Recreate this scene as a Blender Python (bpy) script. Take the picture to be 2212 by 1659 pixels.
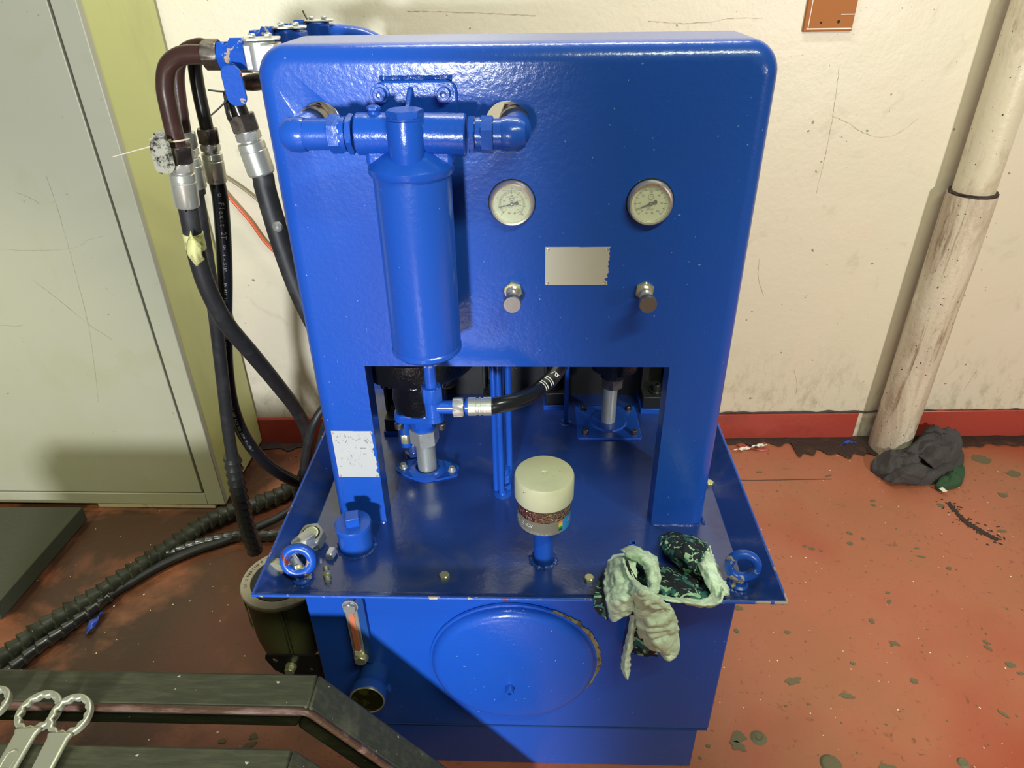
import bpy, bmesh, math, random
from mathutils import Vector, Matrix, noise
from math import sin, cos, pi, radians, atan2
V = Vector
sc = bpy.context.scene
for o in list(bpy.data.objects): bpy.data.objects.remove(o, do_unlink=True)
COL = sc.collection
# ------------------------------------------------------------------ camera
_loc, _fwd, _up, _f = ((0.0296, -1.0776, 1.5548), (-0.0321, 0.8531, -0.5208), (-0.0041, 0.5209, 0.8536), 1507.32)
cd = bpy.data.cameras.new('camera'); cam = bpy.data.objects.new('camera', cd); COL.objects.link(cam)
f_, u_ = V(_fwd).normalized(), V(_up).normalized(); r_ = f_.cross(u_).normalized(); u_ = r_.cross(f_)
cam.matrix_world = Matrix(((r_.x, u_.x, -f_.x, _loc[0]), (r_.y, u_.y, -f_.y, _loc[1]), (r_.z, u_.z, -f_.z, _loc[2]), (0, 0, 0, 1)))
cd.sensor_width = 36; cd.lens = _f / 2212 * 36; cd.clip_start = .02; cd.clip_end = 50
sc.camera = cam
# ------------------------------------------------------------------ world, lamps, exposure
w = bpy.data.worlds.new('world'); sc.world = w; w.use_nodes = True
bg = w.node_tree.nodes['Background']; bg.inputs[0].default_value = (1, .99, .72, 1); bg.inputs[1].default_value = .10
def lamp(name, kind, loc, target, energy, color, **k):
    d = bpy.data.lights.new(name, kind); d.energy = energy; d.color = color
    for a, v in k.items(): setattr(d, a, v)
    o = bpy.data.objects.new(name, d); COL.objects.link(o); o.location = loc
    o.rotation_euler = (V(target) - V(loc)).to_track_quat('-Z', 'Y').to_euler(); return o
lamp('work_light', 'SPOT', (-.45, -3.5, 1.36), (-2.96, -1.99, 0.69), 730, (.90, .95, 1), spot_size=radians(135.5), spot_blend=.10, shadow_soft_size=.15)
lamp('side_lamp', 'SPOT', (1.95, -1.7, 1.45), (1.75, 1.0, .62), 205, (1, .955, .90), spot_size=radians(88), spot_blend=.5, shadow_soft_size=.07)
lamp('ceiling_lamp', 'AREA', (.9, -1.3, 2.9), (.3, .2, .6), 40, (.93, 1, .74), shape='RECTANGLE', size=1.3, size_y=.06)
lamp('wall_fill', 'AREA', (.1, .62, 2.75), (.1, 1.0, .9), 23, (1, 1, .98), shape='RECTANGLE', size=1.2, size_y=.10)  # unseen fill added overhead to brighten the wall above the panel
lamp('left_lamp', 'SPOT', (-2.4, -1.2, 2.2), (-1.45, .66, .10), 190, (1, .98, .62), spot_size=radians(42), spot_blend=.8, shadow_soft_size=.2)
sc.view_settings.view_transform = 'Standard'; sc.view_settings.look = 'None'; sc.view_settings.exposure = 0; sc.view_settings.gamma = 1
sc.view_settings.use_curve_mapping = False
# ------------------------------------------------------------------ material helpers
def lin(r, g, b):
    f = lambda c: (c / 255 / 12.92) if c <= 10 else ((c / 255 + .055) / 1.055) ** 2.4
    return (f(r), f(g), f(b), 1)
class Mat:
    def __init__(s, name, rough=.5, metal=0, coat=0, spec=.5):
        s.m = bpy.data.materials.new(name); s.m.use_nodes = True; s.t = s.m.node_tree; s.n = s.t.nodes; s.l = s.t.links
        s.b = s.n['Principled BSDF']; s.b.inputs['Roughness'].default_value = rough; s.b.inputs['Metallic'].default_value = metal
        s.b.inputs['Coat Weight'].default_value = coat; s.b.inputs['Coat Roughness'].default_value = .12; s.b.inputs['Specular IOR Level'].default_value = spec
        s.c = s.n.new('ShaderNodeTexCoord'); s.h = None
    def color(s, rgb): s.b.inputs['Base Color'].default_value = rgb; s.col = rgb; return s
    def src(s, node, scale=(1, 1, 1)):
        mp = s.n.new('ShaderNodeMapping'); mp.inputs['Scale'].default_value = scale; s.l.new(s.c.outputs['Object'], mp.inputs[0]); s.l.new(mp.outputs[0], node.inputs['Vector'])
    def noise(s, scale, detail=4, stretch=(1, 1, 1), rough=.6, dist=0):
        n = s.n.new('ShaderNodeTexNoise'); n.inputs['Scale'].default_value = scale; n.inputs['Detail'].default_value = detail
        n.inputs['Roughness'].default_value = rough; n.inputs['Distortion'].default_value = dist; s.src(n, stretch); return n.outputs['Fac']
    def voro(s, scale, feature='F1', stretch=(1, 1, 1)):
        n = s.n.new('ShaderNodeTexVoronoi'); n.feature = feature; n.inputs['Scale'].default_value = scale; s.src(n, stretch); return n.outputs['Distance']
    def ramp(s, fac, lo, hi, a=0, b=1):
        n = s.n.new('ShaderNodeMapRange'); n.inputs[1].default_value = lo; n.inputs[2].default_value = hi; n.inputs[3].default_value = a; n.inputs[4].default_value = b
        s.l.new(fac, n.inputs[0]); return n.outputs[0]
    def mul(s, a, b, op='MULTIPLY'):
        n = s.n.new('ShaderNodeMath'); n.operation = op
        for i, v in enumerate((a, b)):
            if isinstance(v, (int, float)): n.inputs[i].default_value = v
            else: s.l.new(v, n.inputs[i])
        return n.outputs[0]
    def layer(s, fac, rgb):       # mixes a further colour over the base colour
        n = s.n.new('ShaderNodeMix'); n.data_type = 'RGBA'; ins = s.b.inputs['Base Color']
        if ins.is_linked: s.l.new(ins.links[0].from_socket, n.inputs[6])
        else: n.inputs[6].default_value = ins.default_value
        n.inputs[7].default_value = rgb; s.l.new(fac, n.inputs[0]); s.l.new(n.outputs[2], ins); return s
    def bump(s, h, strength=.3, dist=.002):
        n = s.n.new('ShaderNodeBump'); n.inputs['Strength'].default_value = strength; n.inputs['Distance'].default_value = dist
        s.l.new(h, n.inputs['Height'])
        if s.h: s.l.new(s.h, n.inputs['Normal'])
        s.h = n.outputs[0]; s.l.new(s.h, s.b.inputs['Normal']); s.l.new(s.h, s.b.inputs['Coat Normal']); return s
    def height_mask(s, z0, z1, axis=2):
        sp = s.n.new('ShaderNodeSeparateXYZ'); s.l.new(s.c.outputs['Object'], sp.inputs[0]); return s.ramp(sp.outputs[axis], z0, z1)
M = {}
def add(k, m): M[k] = m.m; return m
BLUE = (.009, .074, .43, 1)
m = add('blue', Mat('blue_paint', .40, spec=.14, coat=.75)).color(BLUE); m.b.inputs['Coat Roughness'].default_value = .18
m.bump(m.noise(110, 3), .22, .002); m.bump(m.noise(9, 2), .12, .006)
m.layer(m.ramp(m.noise(170, 2, rough=.3), .78, .79), (.20, .30, .55, 1))
m.layer(m.ramp(m.noise(3, 3), .35, .75, 0, .35), (.022, .075, .32, 1))
m = add('blue_tray', Mat('blue_tray_paint', .24, spec=.8, coat=.5)).color((.012, .040, .20, 1))
m.bump(m.noise(30, 4), .28, .002); m.bump(m.noise(160, 2), .1, .001)
m.layer(m.ramp(m.noise(150, 2), .765, .775), (.18, .22, .38, 1)); m.layer(m.ramp(m.noise(7, 5, dist=1), .58, .72, 0, .35), (.10, .11, .12, 1))
m = add('blue_bump', Mat('blue_cast_paint', .24)).color(BLUE); m.bump(m.noise(140, 3), .35, .0015)
m = add('blue_chip', Mat('blue_chipped_paint', .3)).color(BLUE); m.bump(m.noise(120, 3), .3, .0015)
m.layer(m.ramp(m.noise(28, 4, dist=.6), .60, .615), lin(170, 150, 130)); m.layer(m.ramp(m.noise(31, 4, dist=.6), .66, .67), lin(110, 45, 35))
m = add('dark_blue', Mat('dark_blue_paint', .4)).color((.012, .055, .22, 1)); m.bump(m.noise(100), .2, .001)
m = add('cream', Mat('cream_wall_paint', .42)).color(lin(214, 206, 184))
m.bump(m.noise(85, 3), .30, .002); m.bump(m.noise(7, 3), .25, .01)
m.layer(m.ramp(m.noise(2.3, 4, dist=.6), .42, .68, 0, .55), lin(222, 205, 188)); m.layer(m.ramp(m.noise(9, 6, dist=1.2), .60, .78, 0, .5), lin(176, 168, 140))
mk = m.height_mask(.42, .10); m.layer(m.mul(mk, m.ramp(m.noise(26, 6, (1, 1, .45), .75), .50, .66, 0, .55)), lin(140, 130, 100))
m.layer(m.ramp(m.noise(60, 2, rough=.3), .775, .785, 0, .7), lin(90, 84, 70))
m = add('pipe', Mat('old_pipe_paint', .38)).color(lin(208, 198, 172)); m.bump(m.noise(60, 4), .35, .003)
m.layer(m.ramp(m.noise(8, 6, (1, 1, .3), .7, .8), .50, .64, 0, .8), lin(170, 150, 128)); m.layer(m.ramp(m.noise(24, 6, (1, 1, .12), .7, .5), .62, .70, 0, .7), lin(120, 98, 70))
m.layer(m.ramp(m.noise(70, 3), .68, .71), lin(75, 66, 52))
m = add('sleeve', Mat('stained_sleeve_paint', .5)).color(lin(206, 194, 172)); m.bump(m.noise(80, 5), .5, .003)
m.layer(m.ramp(m.noise(7, 6, (1, 1, .25), .7, .8), .42, .60, 0, .85), lin(160, 138, 118)); m.layer(m.ramp(m.noise(30, 6, (1, 1, .1), .7, .5), .58, .68, 0, .8), lin(112, 86, 55))
m.layer(m.ramp(m.noise(9, 4, (1, 1, .4)), .60, .66), lin(220, 212, 196)); m.layer(m.ramp(m.noise(90, 3), .66, .70), lin(60, 52, 42))
m = add('grime', Mat('black_grime', .6)).color(lin(52, 38, 32)); m.bump(m.noise(90, 5), .9, .005); m.layer(m.ramp(m.noise(14, 5), .56, .68, 0, .6), lin(96, 60, 44))
m = add('floor', Mat('red_floor_paint', .36)).color(lin(164, 98, 72))
m.bump(m.noise(60, 4), .25, .002); m.bump(m.noise(10, 5, dist=1.5), .35, .005)
m.layer(m.ramp(m.noise(2.2, 5, dist=.8), .42, .66, 0, .7), lin(150, 98, 68)); m.layer(m.ramp(m.noise(1.3, 3), .52, .72, 0, .75), lin(150, 62, 44))
m.layer(m.ramp(m.noise(34, 6, (1, 1, 1), .72, 1.5), .60, .67, 0, .75), lin(112, 66, 44)); m.layer(m.ramp(m.noise(48, 2, rough=.3), .765, .775), lin(92, 84, 62))
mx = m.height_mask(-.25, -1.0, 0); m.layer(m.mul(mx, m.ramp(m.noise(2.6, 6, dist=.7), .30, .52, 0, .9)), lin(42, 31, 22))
m.layer(m.ramp(m.noise(90, 1, rough=.2), .80, .805), lin(220, 205, 180))
m = add('redboard', Mat('red_skirting_paint', .35)).color(lin(166, 66, 54)); m.bump(m.noise(50, 4), .35, .003); m.layer(m.ramp(m.noise(7, 5), .52, .7, 0, .6), lin(140, 58, 48))
m = add('cabinet', Mat('grey_green_cabinet_paint', .40)).color(lin(158, 157, 140)); m.bump(m.noise(190, 2), .12, .001)
m.layer(m.ramp(m.noise(5, 6, dist=.8), .54, .74, 0, .55), lin(150, 150, 120)); mz = m.height_mask(.62, .02); m.layer(m.mul(mz, m.ramp(m.noise(4, 5), .36, .6, 0, .35)), lin(140, 138, 96))
m.layer(m.ramp(m.noise(40, 4, rough=.8), .685, .70, 0, .8), lin(84, 80, 58))
m = add('cabinet_side', Mat('shade_tinted_cabinet_side', .38)).color(lin(182, 184, 118)); m.bump(m.noise(150, 2), .12, .001); m.layer(m.ramp(m.noise(5, 6, (1, 1, .3)), .5, .75, 0, .5), lin(140, 138, 88))  # same paint as the front; the side's olive shade is put into its colour
m = add('crack', Mat('crack_line', .8)).color(lin(150, 142, 116))
m = add('gap', Mat('dark_gap', .8)).color(lin(26, 24, 18))
m = add('slab', Mat('dark_green_mat', .85)).color(lin(58, 60, 46)); m.bump(m.noise(120, 4), .5, .003)
m = add('wood', Mat('dark_olive_wood', .62)).color(lin(58, 59, 41)); m.bump(m.noise(60, 5, (1, 8, 8)), .22, .002)
m.layer(m.ramp(m.noise(14, 6, (1, 6, 6)), .45, .68, 0, .6), lin(84, 84, 60)); m.layer(m.ramp(m.noise(110, 2, rough=.3), .775, .785), lin(190, 190, 160)); m.layer(m.ramp(m.noise(6, 5), .6, .7, 0, .5), lin(110, 108, 84))
m = add('wood_edge', Mat('worn_varnished_edge', .3)).color(lin(72, 50, 36)); m.bump(m.noise(40, 4, (1, 6, 6)), .3, .003); m.layer(m.ramp(m.noise(9, 5, (1, 4, 4)), .5, .62, 0, .8), lin(120, 92, 84))
m = add('rubber', Mat('black_rubber', .48)).color((.018, .018, .02, 1)); m.bump(m.noise(160, 3, (1, 1, .4)), .3, .001); m.layer(m.ramp(m.noise(22, 5), .5, .75, 0, .5), (.06, .06, .065, 1))
m = add('rubber_gloss', Mat('glossy_black_rubber', .22)).color((.010, .011, .014, 1)); m.bump(m.noise(90, 2), .12, .001)
m = add('wrap', Mat('black_spiral_wrap', .25, spec=.9, coat=.4)).color((.020, .021, .019, 1)); m.bump(m.noise(90, 3), .2, .001)
m = add('wrap_dusty', Mat('dusty_spiral_wrap', .42)).color((.026, .029, .020, 1)); m.bump(m.noise(90, 3), .25, .001); m.layer(m.ramp(m.noise(16, 5), .45, .72, 0, .6), (.07, .075, .05, 1))
m = add('zinc', Mat('zinc_plated_steel', 0.32, .72)).color((.62, .62, .58, 1)); m.bump(m.noise(90, 3), .12, .001); m.layer(m.ramp(m.noise(30, 5, rough=.7), .58, .70, 0, .8), (.20, .19, .15, 1))
m = add('galv', Mat('galvanised_steel', 0.40, .72)).color((.52, .54, .50, 1)); m.bump(m.noise(60, 4, (1, 1, .2)), .2, .001); m.layer(m.ramp(m.noise(22, 5, (1, 1, .3)), .5, .7, 0, .6), (.30, .31, .28, 1))
m = add('ferrule', Mat('crimped_ferrule_steel', 0.30, .72)).color((.66, .67, .60, 1)); m.bump(m.noise(60, 3, (1, 1, .2)), .15, .001); m.layer(m.ramp(m.noise(50, 5, rough=.75), .60, .68, 0, .85), (.12, .11, .07, 1))
m = add('yellow_zinc', Mat('yellow_passivated_zinc', 0.34, .72)).color((.62, .60, .36, 1)); m.bump(m.noise(60, 3), .1, .001)
m = add('grubby', Mat('grubby_steel', .42, 1)).color((.30, .26, .22, 1)); m.bump(m.noise(90, 5), .35, .001); m.layer(m.ramp(m.noise(24, 5), .45, .6, 0, .8), (.10, .07, .055, 1))
m = add('brown_pipe', Mat('dark_brown_pipe', .26)).color(lin(58, 38, 34)); m.bump(m.noise(120, 3), .15, .001); m.layer(m.ramp(m.noise(18, 5), .55, .7, 0, .5), lin(88, 62, 54))
m = add('black_pipe', Mat('black_painted_pipe', .2)).color((.010, .009, .008, 1)); m.bump(m.noise(120, 3), .1, .001)
m = add('black_cast', Mat('glossy_black_cast_iron', .14)).color((.006, .006, .007, 1)); m.bump(m.noise(55, 4), .7, .004)
m = add('black_plate', Mat('black_steel', .3)).color((.014, .014, .014, 1)); m.bump(m.noise(120, 3), .25, .001)
m = add('steel', Mat('brushed_steel', 0.34, .72)).color((.64, .62, .56, 1)); m.bump(m.noise(30, 3, (1, 1, 22)), .12, .0006); m.layer(m.ramp(m.noise(60, 5, rough=.8), .67, .70, 0, .6), (.2, .2, .18, 1))
m = add('tag_steel', Mat('grimy_tag_steel', .4, .6)).color((.55, .56, .46, 1)); m.layer(m.ramp(m.noise(38, 6, rough=.75), .47, .56), (.045, .045, .035, 1))
m = add('chrome', Mat('polished_bezel_steel', 0.22, .72)).color((.76, .70, .62, 1)); m.bump(m.noise(40, 2), .06, .001)
m = add('knob', Mat('dull_knob_metal', .4, .9)).color((.36, .34, .33, 1)); m.bump(m.noise(160, 4), .4, .0006)
m = add('plate', Mat('worn_nameplate_metal', .42, .45)).color((.62, .60, .50, 1)); m.bump(m.noise(40, 4, (1, 1, 9)), .15, .0006); m.layer(m.ramp(m.noise(40, 5, rough=.8), .66, .68, 0, .6), (.25, .24, .2, 1))
m = add('plate2', Mat('scratched_nameplate_metal', .5, .35)).color((.56, .56, .55, 1)); m.layer(m.ramp(m.noise(34, 6, (1, 1, .7), .8, 1.2), .60, .62, 0, .8), (.22, .22, .22, 1))
m = add('dial', Mat('pale_green_dial', .6)).color(lin(206, 208, 172))
m = add('ink', Mat('black_print', .6)).color((.006, .006, .006, 1))
m = add('white_print', Mat('white_print', .6)).color(lin(225, 228, 222))
m = add('grey_print', Mat('grey_print', .6)).color(lin(150, 152, 150))
m = add('glass', Mat('clear_glass', .05)).color((.9, .95, .9, 1)); m.b.inputs['Alpha'].default_value = .10
m = add('plastic', Mat('cream_plastic_cap', .5)).color(lin(206, 206, 170)); m.bump(m.noise(70, 3), .1, .001); m.layer(m.ramp(m.noise(75, 3, rough=.8), .69, .71), lin(58, 54, 40)); m.layer(m.ramp(m.noise(10, 4), .5, .7, 0, .35), lin(176, 176, 140))
m = add('beads', Mat('brown_desiccant_beads', .2, coat=.6)).color(lin(92, 52, 44)); vv = m.voro(190); m.bump(m.ramp(vv, 0, .7, 1, 0), .9, .004); m.layer(m.ramp(m.noise(150, 2), .55, .68, 0, .8), lin(176, 128, 104)); m.layer(m.mul(m.height_mask(.02, .06, 0), m.ramp(m.noise(60, 2), .3, .5, 0, .6)), lin(120, 104, 70))
m = add('label_grey', Mat('grey_label', .42)).color(lin(120, 116, 104))
m = add('label_blue', Mat('blue_label', .4)).color(lin(36, 134, 196))
for i, cc in enumerate(((226, 112, 40), (222, 168, 50), (186, 196, 60), (60, 130, 50), (26, 78, 40))): add('scale%d' % i, Mat('scale_colour', .4)).color(lin(*cc))
m = add('pink', Mat('pink_print', .5)).color(lin(196, 80, 110))
m = add('cloth', Mat('pale_dirty_cotton', .9)).color(lin(228, 252, 224)); m.bump(m.noise(380, 2), .35, .001); m.bump(m.noise(45, 4, dist=1.5), .5, .003)
m.layer(m.ramp(m.noise(26, 6, dist=2.2, rough=.7), .50, .56, 0, .45), lin(178, 188, 160)); m.layer(m.ramp(m.noise(9, 5), .58, .74, 0, .6), lin(142, 132, 84)); m.layer(m.ramp(m.noise(70, 5, rough=.8), .68, .71, 0, .7), lin(84, 76, 56))
m = add('cloth_print', Mat('floral_printed_cotton', .85)).color((.012, .016, .024, 1)); m.bump(m.noise(45, 4, dist=1.5), .5, .003)
m.layer(m.ramp(m.noise(21, 1, dist=2.6, rough=.3), .57, .58), lin(52, 112, 108)); m.layer(m.ramp(m.noise(26, 1, dist=3.2, rough=.3), .61, .62), lin(168, 208, 168)); m.layer(m.ramp(m.noise(36, 1, dist=2.4, rough=.3), .65, .66), lin(90, 150, 138))
m = add('cloth_grey', Mat('charcoal_knit_cloth', .95)).color(lin(66, 62, 62)); m.bump(m.noise(420, 2), .5, .001); m.bump(m.noise(22, 4, dist=2), .7, .008); m.layer(m.ramp(m.noise(110, 3), .68, .72, 0, .4), lin(120, 116, 112))
m = add('cloth_green', Mat('green_cloth', .9)).color(lin(44, 72, 46)); m.bump(m.noise(300, 2), .4, .001)
m = add('olive', Mat('olive_painted_can', .42)).color(lin(98, 100, 62)); m.bump(m.noise(50, 3), .12, .002); m.layer(m.ramp(m.noise(8, 5), .5, .7, 0, .5), lin(78, 80, 50))
m = add('rim', Mat('beige_rim_metal', .45)).color(lin(176, 164, 136)); m.layer(m.ramp(m.noise(30, 4), .55, .7, 0, .5), lin(120, 112, 86))
m = add('dark_rubber_disc', Mat('dark_disc', .6)).color((.02, .02, .018, 1))
m = add('orange_paint', Mat('orange_plate_paint', .6, spec=.2)).color(lin(164, 100, 52)); m.bump(m.noise(60, 3), .15, .001); m.layer(m.ramp(m.noise(9, 4, (1, 1, 8)), .74, .76, 0, .5), lin(222, 190, 150))
m = add('white_paint', Mat('white_smear_paint', .4)).color(lin(225, 210, 196))
m = add('orange_cable', Mat('orange_cable', .3)).color(lin(205, 88, 48)); m = add('brown_cable', Mat('brown_cable', .4)).color(lin(120, 104, 70))
m = add('tape', Mat('yellowed_masking_tape', .6)).color(lin(206, 204, 140)); m.layer(m.ramp(m.noise(50, 5, rough=.7), .56, .64, 0, .7), lin(110, 104, 60))
m = add('gasket', Mat('torn_tan_gasket', .8)).color(lin(142, 126, 92)); m.bump(m.noise(90, 4), .6, .002); m.layer(m.ramp(m.noise(50, 4), .52, .6), lin(96, 80, 54))
m = add('weld', Mat('glossy_weld_bead', .12)).color((.010, .05, .28, 1)); m.bump(m.noise(90, 4), .9, .004)
m = add('fluid', Mat('amber_fluid', .2)).color(lin(196, 112, 82)); m.layer(m.height_mask(-.06, -.07), lin(120, 70, 30))
m = add('amber_glass', Mat('amber_face', .15)).color(lin(40, 36, 14)); m.layer(m.ramp(m.noise(25, 3), .55, .62, 0, .7), lin(80, 76, 30))
m = add('chip', Mat('bare_concrete_chip', .7)).color(lin(98, 92, 66)); m.bump(m.noise(120, 4), .4, .001)
m = add('red_litter', Mat('red_plastic', .3)).color(lin(190, 56, 54)); m = add('white_litter', Mat('white_plastic', .4)).color(lin(226, 220, 206)); m = add('blue_litter', Mat('blue_plastic', .3)).color(lin(52, 78, 180))
m = add('spanner', Mat('satin_chrome_spanner', 0.39, .72)).color((.62, .62, .46, 1)); m.bump(m.noise(200, 3), .18, .0006)
m = add('tie', Mat('dirty_cable_tie', .5)).color(lin(196, 182, 160)); m = add('black_tie', Mat('black_cable_tie', .4)).color((.02, .02, .02, 1))
# ------------------------------------------------------------------ mesh helpers
def frame(axis, ref=None):
    a = V(axis).normalized(); r = V(ref) if ref else (V((0, 0, 1)) if abs(a.z) < .9 else V((1, 0, 0)))
    u = (r - a * r.dot(a)).normalized(); return a, u, a.cross(u)
def box(bm, c, s, rot=None):
    m4 = Matrix.Translation(c) @ ((rot.to_4x4()) if rot else Matrix.Identity(4)) @ Matrix.Diagonal((*s, 1))
    return bmesh.ops.create_cube(bm, size=1, matrix=m4)
def bbox(bm, a, b): return box(bm, [(p + q) / 2 for p, q in zip(a, b)], [abs(q - p) for p, q in zip(a, b)])
def loft(bm, rings, close=True, caps=True, loop=False):
    vs = [[bm.verts.new(p) for p in r] for r in rings]; n = len(vs[0])
    for i in range(len(vs) - (0 if loop else 1)):
        a, b = vs[i], vs[(i + 1) % len(vs)]
        for j in range(n if close else n - 1): bm.faces.new((a[j], a[(j + 1) % n], b[(j + 1) % n], b[j]))
    if caps and close and not loop:
        bm.faces.new(vs[0][::-1]); bm.faces.new(vs[-1])
    return vs
def lathe(bm, base, axis, prof, n=40, caps=True, ref=None):
    a, u, v = frame(axis, ref); base = V(base)
    loft(bm, [[base + a * h + (u * cos(2 * pi * k / n) + v * sin(2 * pi * k / n)) * max(r, 1e-5) for k in range(n)] for r, h in prof], caps=caps)
def cyl(bm, p0, p1, r, r1=None, n=32, c=0):
    p0, p1 = V(p0), V(p1); L = (p1 - p0).length; r1 = r if r1 is None else r1
    lathe(bm, p0, p1 - p0, ([(r - c, 0), (r, c), (r1, L - c), (r1 - c, L)] if c else [(r, 0), (r1, L)]), n)
def hexn(bm, p0, p1, af, ang=0, c=.0015, ref=None):
    p0, p1 = V(p0), V(p1); L = (p1 - p0).length; a, u, v = frame(p1 - p0, ref); R = af / 2 / cos(pi / 6)
    N = 36
    def ring(h, lim):
        out = []
        for k in range(N):
            t = 2 * pi * k / N; q = (t % (pi / 3)) - pi / 6; rr = min(af / 2 / cos(q), lim); out.append(p0 + a * h + (u * cos(t + ang) + v * sin(t + ang)) * rr)
        return out
    loft(bm, [ring(0, R - c * 1.6), ring(c, R), ring(L - c, R), ring(L, R - c * 1.6)])
def smooth_path(pts, n=8):
    P = [V(p) for p in pts]; P = [P[0] * 2 - P[1]] + P + [P[-1] * 2 - P[-2]]; out = []
    for i in range(1, len(P) - 2):
        a, b, c, d = P[i - 1:i + 3]
        for k in range(n):
            t = k / n; out.append(.5 * ((2 * b) + (c - a) * t + (2 * a - 5 * b + 4 * c - d) * t * t + (3 * b - a - 3 * c + d) * t ** 3))
    out.append(P[-2]); return out
def resample(pts, step):
    out = [pts[0]]; acc = 0
    for a, b in zip(pts, pts[1:]):
        L = (b - a).length; t = step - acc
        while t <= L: out.append(a.lerp(b, t / L)); t += step
        acc = L - (t - step)
    return out
def frames(P, up0=(0, 0, 1)):
    T = [(P[min(i + 1, len(P) - 1)] - P[max(i - 1, 0)]).normalized() for i in range(len(P))]
    u = V(up0); u = (u - T[0] * u.dot(T[0])).normalized(); F = []
    for t in T:
        u = (u - t * u.dot(t)).normalized(); F.append((t, u.copy(), t.cross(u)))
    return F
def tube(bm, P, r, n=16, rf=None, caps=True, up0=(0, .3, 1)):
    F = frames(P, up0); s = 0; rings = []
    for i, (p, (t, u, v)) in enumerate(zip(P, F)):
        if i: s += (p - P[i - 1]).length
        rings.append([p + (u * cos(2 * pi * k / n) + v * sin(2 * pi * k / n)) * (rf(s, 2 * pi * k / n) if rf else r) for k in range(n)])
    loft(bm, rings, caps=caps)
def prism(bm, poly, o, u, v, d):           # closed outline (2D) pushed along u x v by d
    o, u, v = V(o), V(u), V(v); w = u.cross(v).normalized() * d
    a = [bm.verts.new(o + u * x + v * y) for x, y in poly]; b = [bm.verts.new(o + u * x + v * y + w) for x, y in poly]; n = len(poly)
    bm.faces.new(a[::-1]); bm.faces.new(b)
    for i in range(n): bm.faces.new((a[i], a[(i + 1) % n], b[(i + 1) % n], b[i]))
def holed(bm, loops, o, u, v, d):          # outline with holes, given thickness
    o, u, v = V(o), V(u), V(v); w = u.cross(v).normalized() * d; es = []; L = []
    for lp in loops:
        vs = [bm.verts.new(o + u * x + v * y) for x, y in lp]; L.append(vs); es += [bm.edges.new((vs[i], vs[(i + 1) % len(vs)])) for i in range(len(vs))]
    fs = [f for f in bmesh.ops.triangle_fill(bm, use_beauty=True, use_dissolve=False, edges=es, normal=w.normalized())['geom'] if isinstance(f, bmesh.types.BMFace)]
    if d:
        mp = {}
        for vs in L:
            for x in vs: mp[x] = bm.verts.new(x.co + w)
        for f in fs: bm.faces.new([mp[x] for x in f.verts][::-1])
        for vs in L:
            for i in range(len(vs)):
                a, b = vs[i], vs[(i + 1) % len(vs)]; bm.faces.new((a, b, mp[b], mp[a]))
def circ(cx, cy, r, n=40): return [(cx + r * cos(2 * pi * k / n), cy + r * sin(2 * pi * k / n)) for k in range(n)]
def rrect(x0, y0, x1, y1, r, n=5):
    out = []
    for cx, cy, a0 in ((x1 - r, y0 + r, -pi / 2), (x1 - r, y1 - r, 0), (x0 + r, y1 - r, pi / 2), (x0 + r, y0 + r, pi)):
        out += [(cx + r * cos(a0 + pi / 2 * k / n), cy + r * sin(a0 + pi / 2 * k / n)) for k in range(n + 1)]
    return out
def torus(bm, c, axis, R, r, n=40, m=12, rf=None, a0=0, a1=2 * pi):
    a, u, v = frame(axis); c = V(c); full = abs(a1 - a0 - 2 * pi) < 1e-6; k0 = n if full else n + 1
    rings = []
    for i in range(k0):
        t = a0 + (a1 - a0) * i / n; d = u * cos(t) + v * sin(t); rr = r * (rf(t) if rf else 1)
        rings.append([c + d * (R + rr * cos(2 * pi * j / m)) + a * rr * sin(2 * pi * j / m) for j in range(m)])
    loft(bm, rings, loop=full)
def obj(name, bm, mat, parent=None, bev=0, sharp=35, smooth=True, **props):
    bmesh.ops.recalc_face_normals(bm, faces=bm.faces[:]) if props.pop('recalc', True) else None
    me = bpy.data.meshes.new(name); bm.to_mesh(me); bm.free(); mats = mat if isinstance(mat, (list, tuple)) else [mat]
    for k in mats: me.materials.append(M[k])
    if smooth:
        me.polygons.foreach_set('use_smooth', [True] * len(me.polygons)); me.set_sharp_from_angle(angle=radians(sharp))
    o = bpy.data.objects.new(name, me); COL.objects.link(o)
    if parent:
        o.parent = parent; pl = V((0, 0, 0)); q = parent
        while q: pl += q.location; q = q.parent
        me.transform(Matrix.Translation(-pl))
    if bev:
        b = o.modifiers.new('bevel', 'BEVEL'); b.width = bev; b.segments = 2; b.limit_method = 'ANGLE'; b.angle_limit = radians(40)
    for k, v in props.items(): o[k] = v
    return o
def part(name, mat, parent, *calls, bev=0, **k):
    bm = bmesh.new()
    for c in calls: c[0](bm, *c[1:]) if not (len(c) > 1 and isinstance(c[-1], dict)) else c[0](bm, *c[1:-1], **c[-1])
    return obj(name, bm, mat, parent, bev, **k)
def thing(name, label, cat, loc=(0, 0, 0), group=None):
    o = bpy.data.objects.new(name, None); o.empty_display_size = .05; COL.objects.link(o); o.location = loc; o['label'] = label; o['category'] = cat
    if group: o['group'] = group
    return o
def single(name, mat, label, cat, *calls, group=None, origin=None, **k):
    o = part(name, mat, None, *calls, **k); o['label'] = label; o['category'] = cat
    if group: o['group'] = group
    if origin is None:
        vs = [v.co for v in o.data.vertices]; origin = ((min(v.x for v in vs) + max(v.x for v in vs)) / 2, (min(v.y for v in vs) + max(v.y for v in vs)) / 2, min(v.z for v in vs))
    o.data.transform(Matrix.Translation(-V(origin))); o.location = origin
    return o
def copy_tree(o, off, parent=None, label=None):
    c = o.copy(); COL.objects.link(c); c.parent = parent
    if parent is None: c.location = V(o.location) + V(off)
    if label: c['label'] = label
    for ch in list(o.children): copy_tree(ch, off, c)
    return c
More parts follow.
